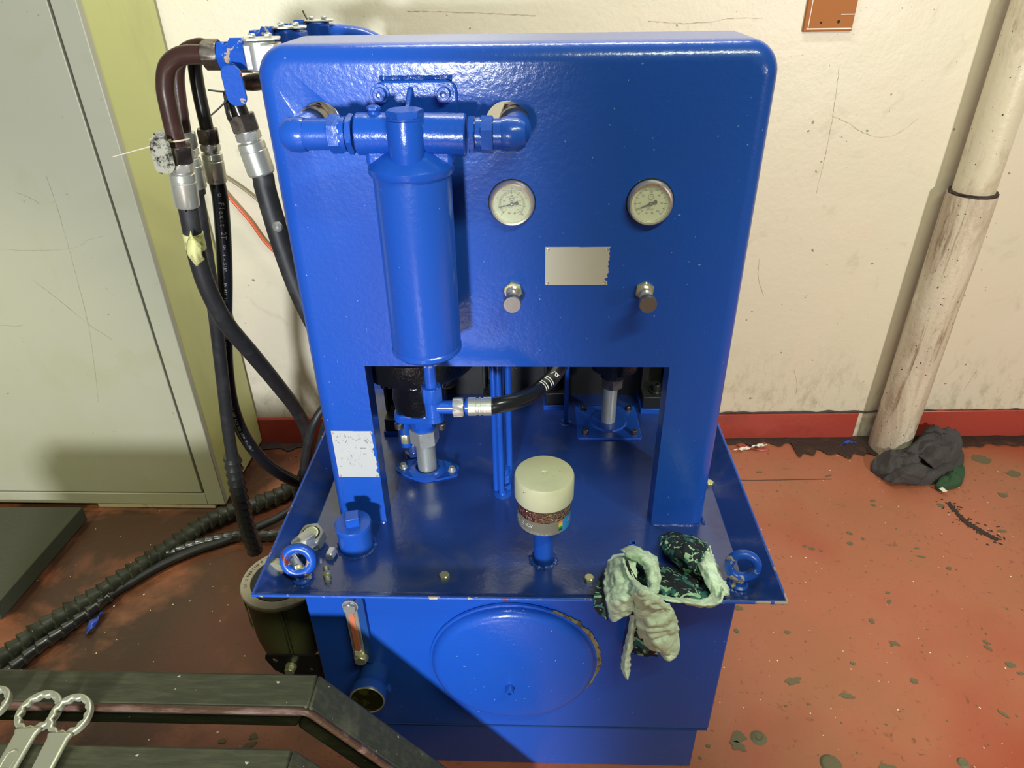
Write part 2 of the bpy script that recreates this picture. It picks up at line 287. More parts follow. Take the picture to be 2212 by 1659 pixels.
def text_mesh(s, size):
    cu = bpy.data.curves.new('t', 'FONT'); cu.body = s; cu.size = size; cu.align_x = 'CENTER'; cu.align_y = 'CENTER'; cu.resolution_u = 2
    o = bpy.data.objects.new('t', cu); COL.objects.link(o); bpy.context.view_layer.update()
    me = bpy.data.meshes.new_from_object(o.evaluated_get(bpy.context.evaluated_depsgraph_get())); bpy.data.objects.remove(o); bpy.data.curves.remove(cu); return me
_tc = {}
def put_text(bm, s, size, o, u, v, thick=0, shear=0):
    key = (s, round(size, 5))
    if key not in _tc: _tc[key] = text_mesh(s, size)
    me = _tc[key]; o, u, v = V(o), V(u).normalized(), V(v).normalized(); vs = [bm.verts.new(o + u * (p.co.x + shear * p.co.y) + v * p.co.y) for p in me.vertices]
    for f in me.polygons:
        try: bm.faces.new([vs[i] for i in f.vertices])
        except ValueError: pass
def cloth(bm, rows, sub=10, amp=.004, fs=30, seed=0, ridge=True):
    """rows of control points -> smooth sheet with creases"""
    R = [smooth_path(r, sub) for r in rows]; C = [smooth_path([r[j] for r in R], sub) for j in range(len(R[0]))]
    nu, nv = len(C), len(C[0]); G = [[C[i][j] for i in range(nu)] for j in range(nv)]
    def nrm(j, i):
        a = G[j][min(i + 1, nu - 1)] - G[j][max(i - 1, 0)]; b = G[min(j + 1, nv - 1)][i] - G[max(j - 1, 0)][i]; n = a.cross(b); return n.normalized() if n.length > 1e-9 else V((0, 0, 1))
    out = []
    for j in range(nv):
        row = []
        for i in range(nu):
            p = G[j][i]; q = p * fs + V((seed * 7.3, seed * 3.1, 0)); q = q + noise.noise_vector(q * .6) * .8
            h = (1 - abs(noise.noise(q)) * 2.4) if ridge else noise.noise(q); h += .4 * (1 - abs(noise.noise(q * 2.3)) * 2.4)
            row.append(bm.verts.new(p + nrm(j, i) * h * amp))
        out.append(row)
    for j in range(nv - 1):
        for i in range(nu - 1): bm.faces.new((out[j][i], out[j][i + 1], out[j + 1][i + 1], out[j + 1][i]))
def sheet(o, t=.0015):
    s = o.modifiers.new('thickness', 'SOLIDIFY'); s.thickness = t; s.offset = 0; return o
def bolt(parent, p, axis, af, h, mat='zinc', washer=True, name='bolt', ang=0):
    p = V(p); a = V(axis).normalized(); cs = []
    if washer: cs.append((cyl, p, p + a * h * .22, af * .66))
    cs.append((hexn, p + a * h * .2, p + a * h, af, ang))
    return part(name, mat, parent, *cs)
def capscrew(parent, p, axis, r, h, mat='blue', name='cap_screw'):
    a, u, v = frame(axis); p = V(p); bm = bmesh.new()
    cyl(bm, p, p + a * h * .2, r * 1.45, c=r * .06); n = 36
    def hx(t): return r * .52 / cos((t % (pi / 3)) - pi / 6) * .9
    rings = [[p + a * hh + (u * cos(2 * pi * k / n) + v * sin(2 * pi * k / n)) * (rr if rr > 0 else hx(2 * pi * k / n) * (-rr)) for k in range(n)]
             for rr, hh in ((r, h * .2), (r, h * .9), (r * .92, h), (-1, h), (-1, h * .55), (-.02, h * .5))]
    loft(bm, rings); return obj(name, bm, mat, parent)
# ================================================================== SETTING
rz = Matrix.Rotation(atan2(.028, 1), 3, 'Z')
WD = V((1, .028, 0)).normalized(); WN = V((.028, -1, 0)).normalized()      # along the back wall, out of it
def wall_pt(x, z, off=0): return V((x, 1.066 + .028 * x, z)) + WN * off
def wbox(bm, x0, x1, z0, z1, o0, o1):
    p = [wall_pt(x, z, o) for o in (o0, o1) for x, z in ((x0, z0), (x1, z0), (x1, z1), (x0, z1))]; v = [bm.verts.new(q) for q in p]
    for f in ((3, 2, 1, 0), (4, 5, 6, 7), (0, 1, 5, 4), (1, 2, 6, 5), (2, 3, 7, 6), (3, 0, 4, 7)): bm.faces.new([v[i] for i in f])
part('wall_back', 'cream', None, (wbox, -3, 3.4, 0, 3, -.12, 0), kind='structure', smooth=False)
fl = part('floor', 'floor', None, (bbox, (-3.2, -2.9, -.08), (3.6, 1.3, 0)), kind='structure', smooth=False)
bb = part('baseboard_back', 'redboard', None, (wbox, -3, 1.222, 0, .112, -.01, .012), (wbox, 1.44, 3.4, 0, .118, -.01, .012), kind='structure', bev=.003)
# grime line along the skirting (top ledge and floor joint) and worn spots of the floor
random.seed(5)
def ragged_strip(bm, P, n, w0, w1, th, seed):
    a, b = [], []
    for i, p in enumerate(P):
        q = noise.noise(V((p.x * 22, seed, 0))); q2 = noise.noise(V((p.x * 14, seed + 9, p.z * 30)))
        a.append(p + n * (w0 + (w1 - w0) * (.5 + q))); b.append(p - n * (w0 + (w1 - w0) * (.5 + q2)) * .4)
    up = V((0, 0, 1)) if abs(n.z) < .5 else WN
    va = [bm.verts.new(p + up * th * .2) for p in a]; vb = [bm.verts.new(p + up * th * .2) for p in b]; vm = [bm.verts.new((p + q) / 2 + up * th) for p, q in zip(a, b)]
    for i in range(len(P) - 1): bm.faces.new((va[i], va[i + 1], vm[i + 1], vm[i])); bm.faces.new((vm[i], vm[i + 1], vb[i + 1], vb[i]))
bm = bmesh.new()
ragged_strip(bm, [wall_pt(-1 + 3.2 * i / 260, .004, .018) for i in range(261)], WN, .012, .05, .006, 1)
ragged_strip(bm, [wall_pt(.35 + 1.9 * i / 260, .113, .004) for i in range(261)], V((0, 0, 1)), .003, .010, .006, 7)
ragged_strip(bm, [wall_pt(.98 + .30 * i / 30, .004, .05) for i in range(31)], WN, .03, .10, .004, 4)
ragged_strip(bm, [wall_pt(1.45 + .7 * i / 40, .004, .035) for i in range(41)], WN, .015, .055, .005, 14)
obj('joint_grime', bm, 'grime', bb, kind='stuff')
def chip(bm, c, rx, ry, ang, seed, z=.0012, n=14):
    vs = [bm.verts.new(V((c[0], c[1], .0003)) + V((rx * cos(t) * cos(ang) - ry * sin(t) * sin(ang), rx * cos(t) * sin(ang) + ry * sin(t) * cos(ang), 0)) * (1 + .55 * noise.noise(V((cos(t) * 1.6 + seed * 5.1, sin(t) * 1.6, seed))))) for t in [2 * pi * k / n for k in range(n)]]
    f = bm.faces.new(vs); g2 = bmesh.ops.extrude_face_region(bm, geom=[f]); up = [v for v in g2['geom'] if isinstance(v, bmesh.types.BMVert)]
    for v in up: v.co.z += z
bm = bmesh.new()
CH = [((0.5088,-0.104,0.0),0.02,0.012,0.4),((0.5012,-0.1265,0.0),0.018,0.011,-0.3),((0.799,0.007,0.0),0.016,0.007,-0.1),((0.9807,0.1648,0.0),0.013,0.007,-0.4),((0.9815,0.0531,0.0),0.009,0.008,0),((0.9508,0.2365,0.0),0.007,0.008,0),((1.0368,0.3371,0.0),0.006,0.004,0),((1.0271,0.3052,0.0),0.009,0.004,0.7),((1.2456,0.1038,0.0),0.013,0.008,-0.2),((1.1516,-0.0335,0.0),0.014,0.004,-0.9),((1.2167,0.1549,0.0),0.006,0.01,0.6),((1.2225,0.1724,0.0),0.005,0.009,0.8),((0.8484,0.1014,0.0),0.006,0.005,0),((0.6814,0.047,0.0),0.02,0.009,0.2),((0.5766,0.1973,0.0),0.006,0.008,0.3),((0.6004,0.2746,0.0),0.012,0.008,0),((0.8797,0.5096,0.0),0.01,0.006,0),((1.0046,0.5334,0.0),0.009,0.007,0.3),((1.0201,0.5783,0.0),0.009,0.006,-0.4),((1.1482,0.7104,0.0),0.008,0.005,0),((1.1545,0.7334,0.0),0.01,0.004,0.3),((1.3667,0.7136,0.0),0.013,0.008,-0.2),((1.6321,0.9653,0.0),0.032,0.022,-0.1),((1.6981,0.882,0.0),0.024,0.016,0.2),((1.5981,0.7678,0.0),0.014,0.012,0.1),((1.2553,0.4343,0.0),0.008,0.006,0),((0.8214,0.8808,0.0),0.012,0.003,0),((1.0562,0.8633,0.0),0.014,0.004,0.4),((1.1981,0.5147,0.0),0.008,0.003,0),((1.1959,0.48,-0.0),0.012,0.003,-0.2),((0.7103,0.1953,0.0),0.008,0.005,0),((0.6984,-0.0162,0.0),0.004,0.003,0),((0.641,-0.0223,0.0),0.004,0.002,0),((1.4982,0.594,0.0),0.014,0.006,0.1),((0.8218,-0.1711,0.0),0.02,0.01,0),((-0.6282,-0.1487,0.0),0.016,0.008,0.5),((-0.6266,-0.1283,0.0),0.01,0.009,0.2),((-0.6966,-0.1412,0.0),0.01,0.006,0),((0.4333,-0.128,0.0),0.006,0.004,0),((1.2571,0.0797,0.0),0.008,0.004,0),((0.8618,0.5191,0.0),0.006,0.004,0),((0.9045,0.5002,0.0),0.005,0.003,0)]
for i, (c, rx, ry, an) in enumerate(CH): chip(bm, c, rx, ry, an, i)
random.seed(3)
for i in range(110): chip(bm, (random.uniform(.5, 1.9), random.uniform(-.3, .95)), random.uniform(.001, .004), random.uniform(.001, .0025), random.uniform(0, 3), i + 50, .0008, 7)
obj('paint_chips', bm, 'chip', fl, kind='stuff')
bm = bmesh.new()
SM = [(1.3976,0.7277,0.0),(1.3997,0.696,0.0),(1.4032,0.6562,0.0),(1.4117,0.622,0.0),(1.4277,0.6033,0.0),(1.4447,0.5767,0.0),(1.4637,0.5547,0.0)]
P = smooth_path(SM, 10)
for k in range(3):
    a = [bm.verts.new(p + V((.7, .5, 0)) * (.010 + .012 * noise.noise(V((i * .4, k * 9., 0)))) * (1 - .1 * k) + V((0, 0, .0008 + .0006 * k))) for i, p in enumerate(P)]
    b = [bm.verts.new(p - V((.7, .5, 0)) * (.010 + .016 * noise.noise(V((i * .5, k * 5. + 3, 1)))) + V((0, 0, .0006 + .0006 * k))) for i, p in enumerate(P)]
    for i in range(len(P) - 1): bm.faces.new((a[i], a[i + 1], b[i + 1], b[i]))
for i in range(60):
    p = P[random.randrange(len(P))] + V((random.gauss(0, .022), random.gauss(0, .016), 0)); chip(bm, p, random.uniform(.002, .007), random.uniform(.001, .004), random.uniform(0, 3), i, .001, 8)
obj('grime_smear', bm, 'grime', fl, kind='stuff')
bm = bmesh.new()
SK = [(0.6827,0.8381,0.0),(0.7772,0.8343,0.0),(0.8893,0.8383,0.0),(1.0014,0.8423,0.0),(1.0658,0.8457,0.0)]
ragged_strip(bm, resample(smooth_path(SK, 8), .006), V((0, 1, 0)), .0012, .004, .0015, 3)
obj('floor_seam', bm, 'grime', fl, kind='stuff')
# fixing plate with orange paint high on the wall
o = single('fixing_plate', 'orange_paint', 'orange painted metal plate fixed high on the cream wall', 'plate', (wbox, .760, .893, 1.372, 1.60, -.002, .009), bev=.002)
part('paint_edge', 'white_paint', o, (wbox, .768, .890, 1.3775, 1.3805, .008, .0098), (wbox, .771, .773, 1.38, 1.60, .008, .0096), (wbox, .855, .8915, 1.4125, 1.4145, .008, .0096), label='white paint smears along the edges')
part('screw_hole', 'gap', o, (cyl, wall_pt(.805, 1.394, .0085), wall_pt(.805, 1.394, .0096), .003)); part('screw_hole', 'gap', o, (cyl, wall_pt(.852, 1.396, .0085), wall_pt(.852, 1.396, .0096), .004))
# hairline cracks and scratches
def hairline(par, P, n, w_=.0012):
    bm = bmesh.new(); P = [V(p) for p in P]; Q = resample(smooth_path(P, 8), .006); a, b = [], []
    for i, p in enumerate(Q):
        t = (Q[min(i + 1, len(Q) - 1)] - Q[max(i - 1, 0)]).normalized(); s_ = t.cross(n); j = s_ * .002 * noise.noise(V((i * .45, p.x * 9, p.z * 9))); k = w_ * (.25 + .75 * abs(noise.noise(V((i * .3, 5, p.z)))) * 2) / 2
        a.append(bm.verts.new(p + n * .0006 + j + s_ * k)); b.append(bm.verts.new(p + n * .0006 + j - s_ * k))
    for i in range(len(Q) - 1): bm.faces.new((a[i], a[i + 1], b[i + 1], b[i]))
    return obj('hairline_crack', bm, 'crack', par)
wb = bpy.data.objects['wall_back']
for P in [[(0.8925,1.091,1.151),(0.9415,1.0924,1.1311),(0.9852,1.0936,1.1071),(1.0471,1.0953,1.088),(1.0986,1.0968,1.0991),(1.1475,1.0981,1.1413)],[(0.8951,1.0911,1.1574),(0.8975,1.0911,1.0859),(0.8976,1.0911,0.9911),(0.8945,1.091,0.9206)],[(-0.3192,1.0571,1.4361),(-0.1937,1.0606,1.4323),(-0.0681,1.0641,1.4262),(0.0325,1.0669,1.4204)],[(0.8841,1.0908,1.275),(0.8902,1.0909,1.214),(0.8951,1.0911,1.1574)],[(0.3359,1.0754,1.403),(0.4628,1.079,1.3968),(0.5623,1.0817,1.4068),(0.6501,1.0842,1.4078)],[(0.7566,1.0872,0.7112),(0.7645,1.0874,0.6467),(0.7944,1.0882,0.58)],[(1.5999,1.1108,0.2837),(1.5859,1.1104,0.2261),(1.5788,1.1102,0.1968)],[(0.9512,1.0926,0.2917),(0.9742,1.0933,0.2336),(0.9773,1.0934,0.1843)]]: hairline(wb, P, WN)
# standpipe at the wall
PX, PY_ = 1.330, 1.030
t = thing('standpipe', 'vertical cream painted pipe in a stained wider sleeve against the wall', 'pipe', (PX, PY_, 0))
def wob(r, amp, seed): return lambda s, a: r * (1 + amp * noise.noise(V((cos(a) * 1.5, sin(a) * 1.5, s * 6 + seed))))
bm = bmesh.new(); tube(bm, resample([V((PX, PY_, .93)), V((PX, PY_, 2.6))], .03), .057, 48, wob(.057, .012, 2)); obj('pipe', bm, 'pipe', t)
bm = bmesh.new(); tube(bm, resample([V((PX, PY_, 0)), V((PX, PY_, .945))], .02), .068, 48, wob(.068, .02, 1)); obj('sleeve', bm, 'sleeve', t, label='rust-streaked wider lower sleeve')
bm = bmesh.new(); tube(bm, resample([V((PX, PY_, .940)), V((PX, PY_, .9485))], .002), .066, 48, lambda s, a: .0655 + .006 * noise.noise(V((cos(a) * 5, sin(a) * 5, s * 200)))); obj('joint_ring', bm, 'grime', t, label='cracked dark joint ring')
bm = bmesh.new(); torus(bm, (PX, PY_, .183), (0, -.25, 1), .0672, .0022, 48, 6); obj('band_seam', bm, 'sleeve', t)
# ------------------------------------------------------------------ cabinet on the left
t = thing('steel_cabinet', 'tall grey-green steel cabinet standing at the left against the wall', 'cabinet', (-1.55, .66, 0))
cx0, cx1, cy0, cy1, cz0, cz1 = -2.12, -.992, .66, 1.022, .022, 2.2
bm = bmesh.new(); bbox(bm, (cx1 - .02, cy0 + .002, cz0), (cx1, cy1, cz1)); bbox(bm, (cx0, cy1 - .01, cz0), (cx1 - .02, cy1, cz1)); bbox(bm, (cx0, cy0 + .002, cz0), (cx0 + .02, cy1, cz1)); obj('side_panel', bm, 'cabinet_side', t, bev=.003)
part('face_frame', 'cabinet', t, (bbox, (-1.0505, cy0 - .002, cz0), (cx1 + .001, cy0 + .02, cz1)), (bbox, (cx0, cy0 - .002, cz0), (-1.0505, cy0 + .02, .067)), (bbox, (cx0, cy0 - .002, .067), (-2.06, cy0 + .02, cz1)), bev=.002)
part('door', 'cabinet', t, (bbox, (-2.056, cy0 - .003, .073), (-1.0565, cy0 + .012, cz1 - .06)), bev=.002)
part('door_gap', 'gap', t, (bbox, (-2.058, cy0 + .013, .060), (-1.045, cy0 + .016, cz1 - .05)))
for P in [[(-1.3959,0.6565,0.911),(-1.3216,0.6565,0.907),(-1.2455,0.6565,0.9081),(-1.1863,0.6565,0.9157),(-1.1481,0.6565,0.9361),(-1.0976,0.6565,0.9461)],[(-1.1988,0.6565,1.1033),(-1.2014,0.6565,0.9962),(-1.2134,0.6565,0.8557),(-1.2313,0.6565,0.6887),(-1.2615,0.6565,0.5373),(-1.2891,0.6565,0.4237)],[(-1.3412,0.6565,0.8222),(-1.2859,0.6565,0.7601),(-1.2313,0.6565,0.6887),(-1.1744,0.6565,0.6372)],[(-1.4872,0.6565,0.6854),(-1.448,0.6565,0.6825),(-1.4205,0.6565,0.6841)],[(-1.2921,0.6565,1.0628),(-1.2567,0.6565,1.0448),(-1.2392,0.6565,1.0268)]]: hairline(t, P, V((0, -1, 0)), .0009)
part('plinth', 'rim', t, (bbox, (-1.43, .664, 0), (-1.03, 1.01, .0215)), bev=.003)
single('floor_mat', 'slab', 'dark green slab on the floor below the cabinet at the left edge', 'platform', (prism, [(-2.4725,0.5883),(-1.4332,0.6035),(-1.449,0.1962),(-2.3409,0.1801)], (0, 0, .002), (1, 0, 0), (0, 1, 0), .053), bev=.003)
# ================================================================== HYDRAULIC POWER UNIT
U = thing('hydraulic_power_unit', 'blue painted hydraulic power unit with tall front panel, tray and tank', 'machine', (0, 0, 0))
ZT, HW, ZP, D = .559, .375, 1.453, .14
# front panel: sheet with an inverted U outline, rounded into side and top flanges
R0 = .045; r0 = .026
out = [(HW, ZT)] + [(HW - R0 + R0 * cos(a), ZP - R0 + R0 * sin(a)) for a in [pi / 2 * k / 10 for k in range(11)]] + [(-HW + R0 - R0 * sin(a), ZP - R0 + R0 * cos(a)) for a in [pi / 2 * k / 10 for k in range(11)]] + [(-HW, ZT)]
def inset(p, d):
    x, z = p
    cx = max(-HW + R0, min(HW - R0, x)); cz = min(z, ZP - R0); n = V((x - cx, z - cz)); n = n.normalized() if n.length > 1e-6 else V((0, 0))
    return (x - n.x * d, z - n.y * d)
xi1, xi2, zo = -.2751, .2688, .9341
prof = [(r0 * (1 - sin(pi / 2 * k / 6)), r0 * (1 - cos(pi / 2 * k / 6))) for k in range(7)] + [(0, D)]
bm = bmesh.new()
face = [inset(p, r0) for p in out] + [(xi1, ZT), (xi1, zo), (xi2, zo), (xi2, ZT)]
# drop the floor corner points to the tray
holed(bm, [face, circ(-.287, 1.350, .0300), circ(-.013, 1.3475, .0310)], (0, 0, 0), (1, 0, 0), (0, 0, 1), 0)
loft(bm, [[V((inset(p, d)[0], y, inset(p, d)[1])) for p in out] for d, y in prof], close=False, caps=False)
bmesh.ops.remove_doubles(bm, verts=bm.verts, dist=.00005)
pn = obj('front_panel', bm, 'blue', U, sharp=50); s = pn.modifiers.new('sheet', 'SOLIDIFY'); s.thickness = .003; s.offset = 0; pn.modifiers.new('normals', 'WEIGHTED_NORMAL').keep_sharp = True
part('opening_flange', 'blue', U, (bbox, (xi1 - .003, .002, ZT), (xi1, .045, zo))); part('opening_flange', 'blue', U, (bbox, (xi2, .002, ZT), (xi2 + .003, .045, zo)))
for x0, x1 in ((-HW + .008, xi1), (xi2, HW - .008)):
    bm = bmesh.new(); tube(bm, resample([V((x0, -.002, ZT + .002)), V((x1, -.002, ZT + .002))], .003), .004, 8, lambda s, a: .0045 + .0022 * noise.noise(V((s * 90, a, x0 * 20)))); obj('weld_bead', bm, 'weld', U)
bm = bmesh.new(); tube(bm, resample([V((HW + .001, .0, ZT + .002)), V((HW + .001, .13, ZT + .002))], .003), .004, 8, lambda s, a: .0045 + .0022 * noise.noise(V((s * 90, a, 4))))
obj('weld_bead', bm, 'weld', U)
# tray: floor with sides leaning outwards
a, yr, yb, zr = .465, .2376, .56, .6039; dx = .046
bm = bmesh.new()
lo = [(-a + dx, -yr + .047, ZT), (a - dx, -yr + .047, ZT), (a - dx, yb - .04, ZT), (-a + dx, yb - .04, ZT)]; hi = [(-a, -yr, zr), (a, -yr, zr), (a, yb, zr), (-a, yb, zr)]
vl = [bm.verts.new(p) for p in lo]; vh = [bm.verts.new(p) for p in hi]; bm.faces.new(vl)
for i in range(4): bm.faces.new((vl[i], vh[i], vh[(i + 1) % 4], vl[(i + 1) % 4]))
o = obj('tray', bm, 'blue_tray', U, smooth=False, label='shallow dark blue drip tray with sloping sides'); s = o.modifiers.new('sheet', 'SOLIDIFY'); s.thickness = .004; s.offset = -1
b = o.modifiers.new('bevel', 'BEVEL'); b.width = .0015; b.segments = 2
bm = bmesh.new()
for i in range(4):
    p, q = V(hi[i]), V(hi[(i + 1) % 4]); tube(bm, [p, q], .0028, 8)
obj('tray_rim', bm, 'blue_chip', U)
# tank and plinth
YF, TX0, TX1 = -.1776, -.4016, .4044
part('tank', 'blue', U, (bbox, (TX0, YF, .142), (TX1, .50, ZT - .004)), bev=.004)
part('tank_plinth', 'blue', U, (bbox, (TX0 + .02, YF + .002, 0), (TX1 - .022, .49, .142)), bev=.002)
part('crease', 'dark_blue', U, (bbox, (TX0 + .003, YF - .0006, .1395), (TX1 - .003, YF + .003, .1425)))
LX, LZ, LR = -.010, .362, .156
lid = part('inspection_cover', 'blue', U, (lathe, (LX, YF + .001, LZ), (0, -1, 0), [(LR + .006, 0), (LR + .005, .012), (LR + .001, .020), (LR - .006, .0245), (LR - .014, .026), (.0001, .026)], 96))
part('cover_ring', 'blue_bump', lid, (torus, (LX, YF - .003, LZ), (0, -1, 0), LR + .006, .0045, 96, 8))
bm = bmesh.new(); n = 70; va, vb, vc = [], [], []
for i in range(n + 1):
    th = radians(64) - radians(112) * i / n; k = math.sin(pi * min(1, (i + 2) / (n + 3))) ** .6
    d = V((cos(th), 0, sin(th))); ri = LR + .0075; ro = ri + k * (.010 + .007 * noise.noise(V((i * .33, 0, 5))) + .004 * noise.noise(V((i * 1.3, 2, 5))))
    va.append(bm.verts.new(V((LX, YF - .004, LZ)) + d * ri)); vb.append(bm.verts.new(V((LX, YF - .007, LZ)) + d * (ri + ro) / 2)); vc.append(bm.verts.new(V((LX, YF - .002, LZ)) + d * ro))
for i in range(n): bm.faces.new((va[i], va[i + 1], vb[i + 1], vb[i])); bm.faces.new((vb[i], vb[i + 1], vc[i + 1], vc[i]))
obj('torn_gasket', bm, 'gasket', lid, label='tan gasket squeezed out along the right rim')
capscrew(lid, (-.017, YF - .022, .312), (0, -1, 0), .0085, .020, 'blue', 'centre_screw')
# level gauge on the tank
sx = -.314
sg = part('level_gauge', 'steel', U, (prism, rrect(sx - .012, .366, sx + .012, .538, .010), (0, YF, 0), (1, 0, 0), (0, 0, 1), .012), bev=.002, label='narrow silver sight glass with amber oil')
part('side_rail', 'dark_blue', sg, (prism, rrect(sx + .0122, .358, sx + .026, .545, .006), (0, YF, 0), (1, 0, 0), (0, 0, 1), .011))
part('oil_column', 'fluid', sg, (prism, rrect(sx - .0052, .397, sx + .0052, .508, .004), (0, YF - .0118, 0), (1, 0, 0), (0, 0, 1), .0022))
part('float_clip', 'dial', sg, (bbox, (sx - .007, YF - .0155, .387), (sx + .007, YF - .0115, .397)))
bolt(sg, (sx + .001, YF - .011, .525), (0, -1, 0), .023, .011, 'steel'); bolt(sg, (sx + .003, YF - .011, .376), (0, -1, 0), .022, .011, 'yellow_zinc')
bm = bmesh.new(); put_text(bm, '20', .006, (sx + .0088, YF - .0125, .412), (1, 0, 0), (0, 0, 1)); obj('lettering', bm, 'dial', sg, smooth=False)
# thermometer low on the tank
TH, TA = V((-.292, YF, .322)), V((0, -1, .12)).normalized()
g = part('thermometer', 'dark_blue', U, (lathe, TH, TA, [(.028, 0), (.0285, .034), (.030, .042), (.0345, .050), (.036, .056), (.036, .072), (.0335, .075), (.0325, .072), (.0001, .072)], 56), label='round dark blue thermometer housing pointing forwards')
part('face_glass', 'amber_glass', g, (cyl, TH + TA * .0705, TH + TA * .073, .0315))
part('bezel_ring', 'yellow_zinc', g, (torus, TH + TA * .0745, TA, .0325, .0016, 48, 8))
part('clamp_lug', 'dark_blue', g, (cyl, (-.266, YF - .05, .330), (-.252, YF - .05, .336), .007))
# ------------------------------------------------------------------ gauges on the panel
def dial_gauge(cx, cz, ang, double):
    g = part('pressure_gauge', 'chrome', U, (lathe, (cx, -.001, cz), (0, -1, 0), [(.0355, 0), (.0355, .004), (.0345, .009), (.0325, .0115), (.0300, .0108), (.0288, .006), (.0001, .006)], 72))
    part('seat_ring', 'ink', g, (torus, (cx, -.0015, cz), (0, -1, 0), .0357, .0016, 64, 6))
    part('dial', 'dial', g, (cyl, (cx, -.0065, cz), (cx, -.0072, cz), .0284, {'n': 64}))
    bm = bmesh.new(); Y = -.0074; X, Z = V((1, 0, 0)), V((0, 0, 1)); c0 = V((cx, Y, cz))
    def pol(a, r): return c0 + X * cos(a) * r + Z * sin(a) * r
    def tick(a, ra, rb, w):
        d = V((cos(a), 0, sin(a))); q = V((-sin(a), 0, cos(a))) * w / 2; bm.faces.new([bm.verts.new(c0 + d * r + q * s) for r, s in ((ra, -1), (rb, -1), (rb, 1), (ra, 1))])
    a0, a1 = radians(225), radians(-45)
    if double:
        for i in range(81):
            a = a0 + (a1 - a0) * i / 80; tick(a, .0178, .0186 + (.0 if i % 10 else .0), .0003) if 0 else None
            tick(a, .0172 if i % 5 else .0158, .0190, .0003 if i % 10 else .0006); tick(a, .0194, .0206 if i % 10 else .0220, .0003 if i % 10 else .0006)
        for i in range(9): 
            a = a0 + (a1 - a0) * i / 8; put_text(bm, str(i * 50), .0032, pol(a, .0130 if i not in (1, 7) else .0126), X, Z)
        for i in range(5):
            a = a0 + (a1 - a0) * i / 4; put_text(bm, str(i * 10), .0028, pol(a, .0240), V((sin(a), 0, -cos(a))), V((cos(a), 0, sin(a))))
        put_text(bm, 'bar', .0028, c0 + X * .0095 - Z * .0133, X, Z); put_text(bm, 'MPa', .0028, c0 + X * .0125 - Z * .0165, X, Z)
        bmesh.ops.create_circle(bm, cap_ends=True, segments=16, radius=.0010, matrix=Matrix.Translation(pol(a0, .0185)) @ Matrix.Rotation(pi / 2, 4, 'X'))
    else:
        for i in range(61):
            a = a0 + (a1 - a0) * i / 60; tick(a, .0225 if i % 5 else .0208, .0252, .0003 if i % 5 else .0007)
        for i in range(7): put_text(bm, str(i * 10), .0044, pol(a0 + (a1 - a0) * i / 6, .0172 if i != 3 else .0178), X, Z, shear=.12)
        put_text(bm, 'kP/cm\u00b2', .0038, c0 - Z * .0092, X, Z, shear=.12)
    bm2 = bmesh.new(); torus(bm2, c0 + Z * (.0088 if double else .0105), (0, -1, 0), .0036 if double else .0042, .00028, 32, 6)
    for x in (-1, 1): bm2.faces.new([bm2.verts.new(c0 + Z * (.0088 if double else .0105) + V((x * .0014 + a, 0, b))) for a, b in ((-.0012, -.0004), (.0012, -.0005), (.0011, .0005), (-.0013, .0004))])
    bm2.faces.new([bm2.verts.new(c0 + Z * (.0042 if double else .0050) + V((a, 0, b))) for a, b in ((-.0045, -.0002), (.0045, -.0002), (.0045, .0002), (-.0045, .0002))])
    obj('emblem', bm2, 'ink', g, smooth=False); obj('scale_print', bm, 'ink', g, smooth=False)
    for x in (-.0042, .0045):
        part('dial_screw', 'zinc', g, (lathe, c0 + X * x - Z * .0140, (0, -1, 0), [(.0018, 0), (.0016, .0008), (.0001, .0014)], 16))
    bm = bmesh.new(); d, q = V((cos(ang), 0, sin(ang))), V((-sin(ang), 0, cos(ang))); c1 = V((cx, -.0094, cz))
    pr = [(-.0095, .0034), (-.0035, .0011), (0, .0012), (.004, .0010), (.0225, .00018), (.0225, -.00018), (.004, -.0010), (0, -.0012), (-.0035, -.0011), (-.0095, -.0034), (-.0105, 0)]
    prism(bm, pr, c1, d, q, .0005); obj('needle', bm, 'ink', g, smooth=False)
    part('needle_hub', 'ink', g, (lathe, (cx, -.0088, cz), (0, -1, 0), [(.0030, 0), (.0030, .0012), (.0001, .0012)], 24)); part('hub_pin', 'zinc', g, (lathe, (cx, -.0098, cz), (0, -1, 0), [(.0015, 0), (.0012, .0008), (.0001, .001)], 16))
    part('glass', 'glass', g, (lathe, (cx, -.0106, cz), (0, -1, 0), [(.0302, 0), (.0302, .0006), (.0001, .0006)], 48))
    # liquid fill line
    part('fill_line', 'grey_print', g, (cyl, (cx - .0150, -.0080, cz + .0215), (cx + .0150, -.0080, cz + .0215), .00022, {'n': 6}))
dial_gauge(-.0065, 1.229, radians(194), True); dial_gauge(.2075, 1.229, radians(202), False)
def pull_knob(x, z, wob):
    k = part('valve_knob', 'knob', U, (lathe, (x, -.040, z - .004), (0, -1, 0), [(.0105, 0), (.0145, .002), (.0148, .010), (.0138, .0125), (.0001, .0125)], 48), label='round dull metal push knob on a brass-coloured nut')
    part('lock_nut', 'yellow_zinc', k, (hexn, (x, -.001, z), (x, -.009, z), .0285, wob)); part('gland', 'chrome', k, (lathe, (x, -.008, z), (0, -1, 0), [(.0115, 0), (.0115, .004), (.009, .006), (.0085, .012), (.0105, .013), (.0105, .018), (.0075, .020), (.0075, .032)], 40))

pull_knob(-.0068, 1.082, .2); pull_knob(.2112, 1.082, -.1)
bm = bmesh.new(); tube(bm, smooth_path([(-.0195, -.0018, 1.074), (-.0195, -.0018, 1.060), (-.0180, -.0018, 1.046)], 4), .0011, 8); obj('oil_run', bm, 'ink', U, label='black oil run below the left knob')
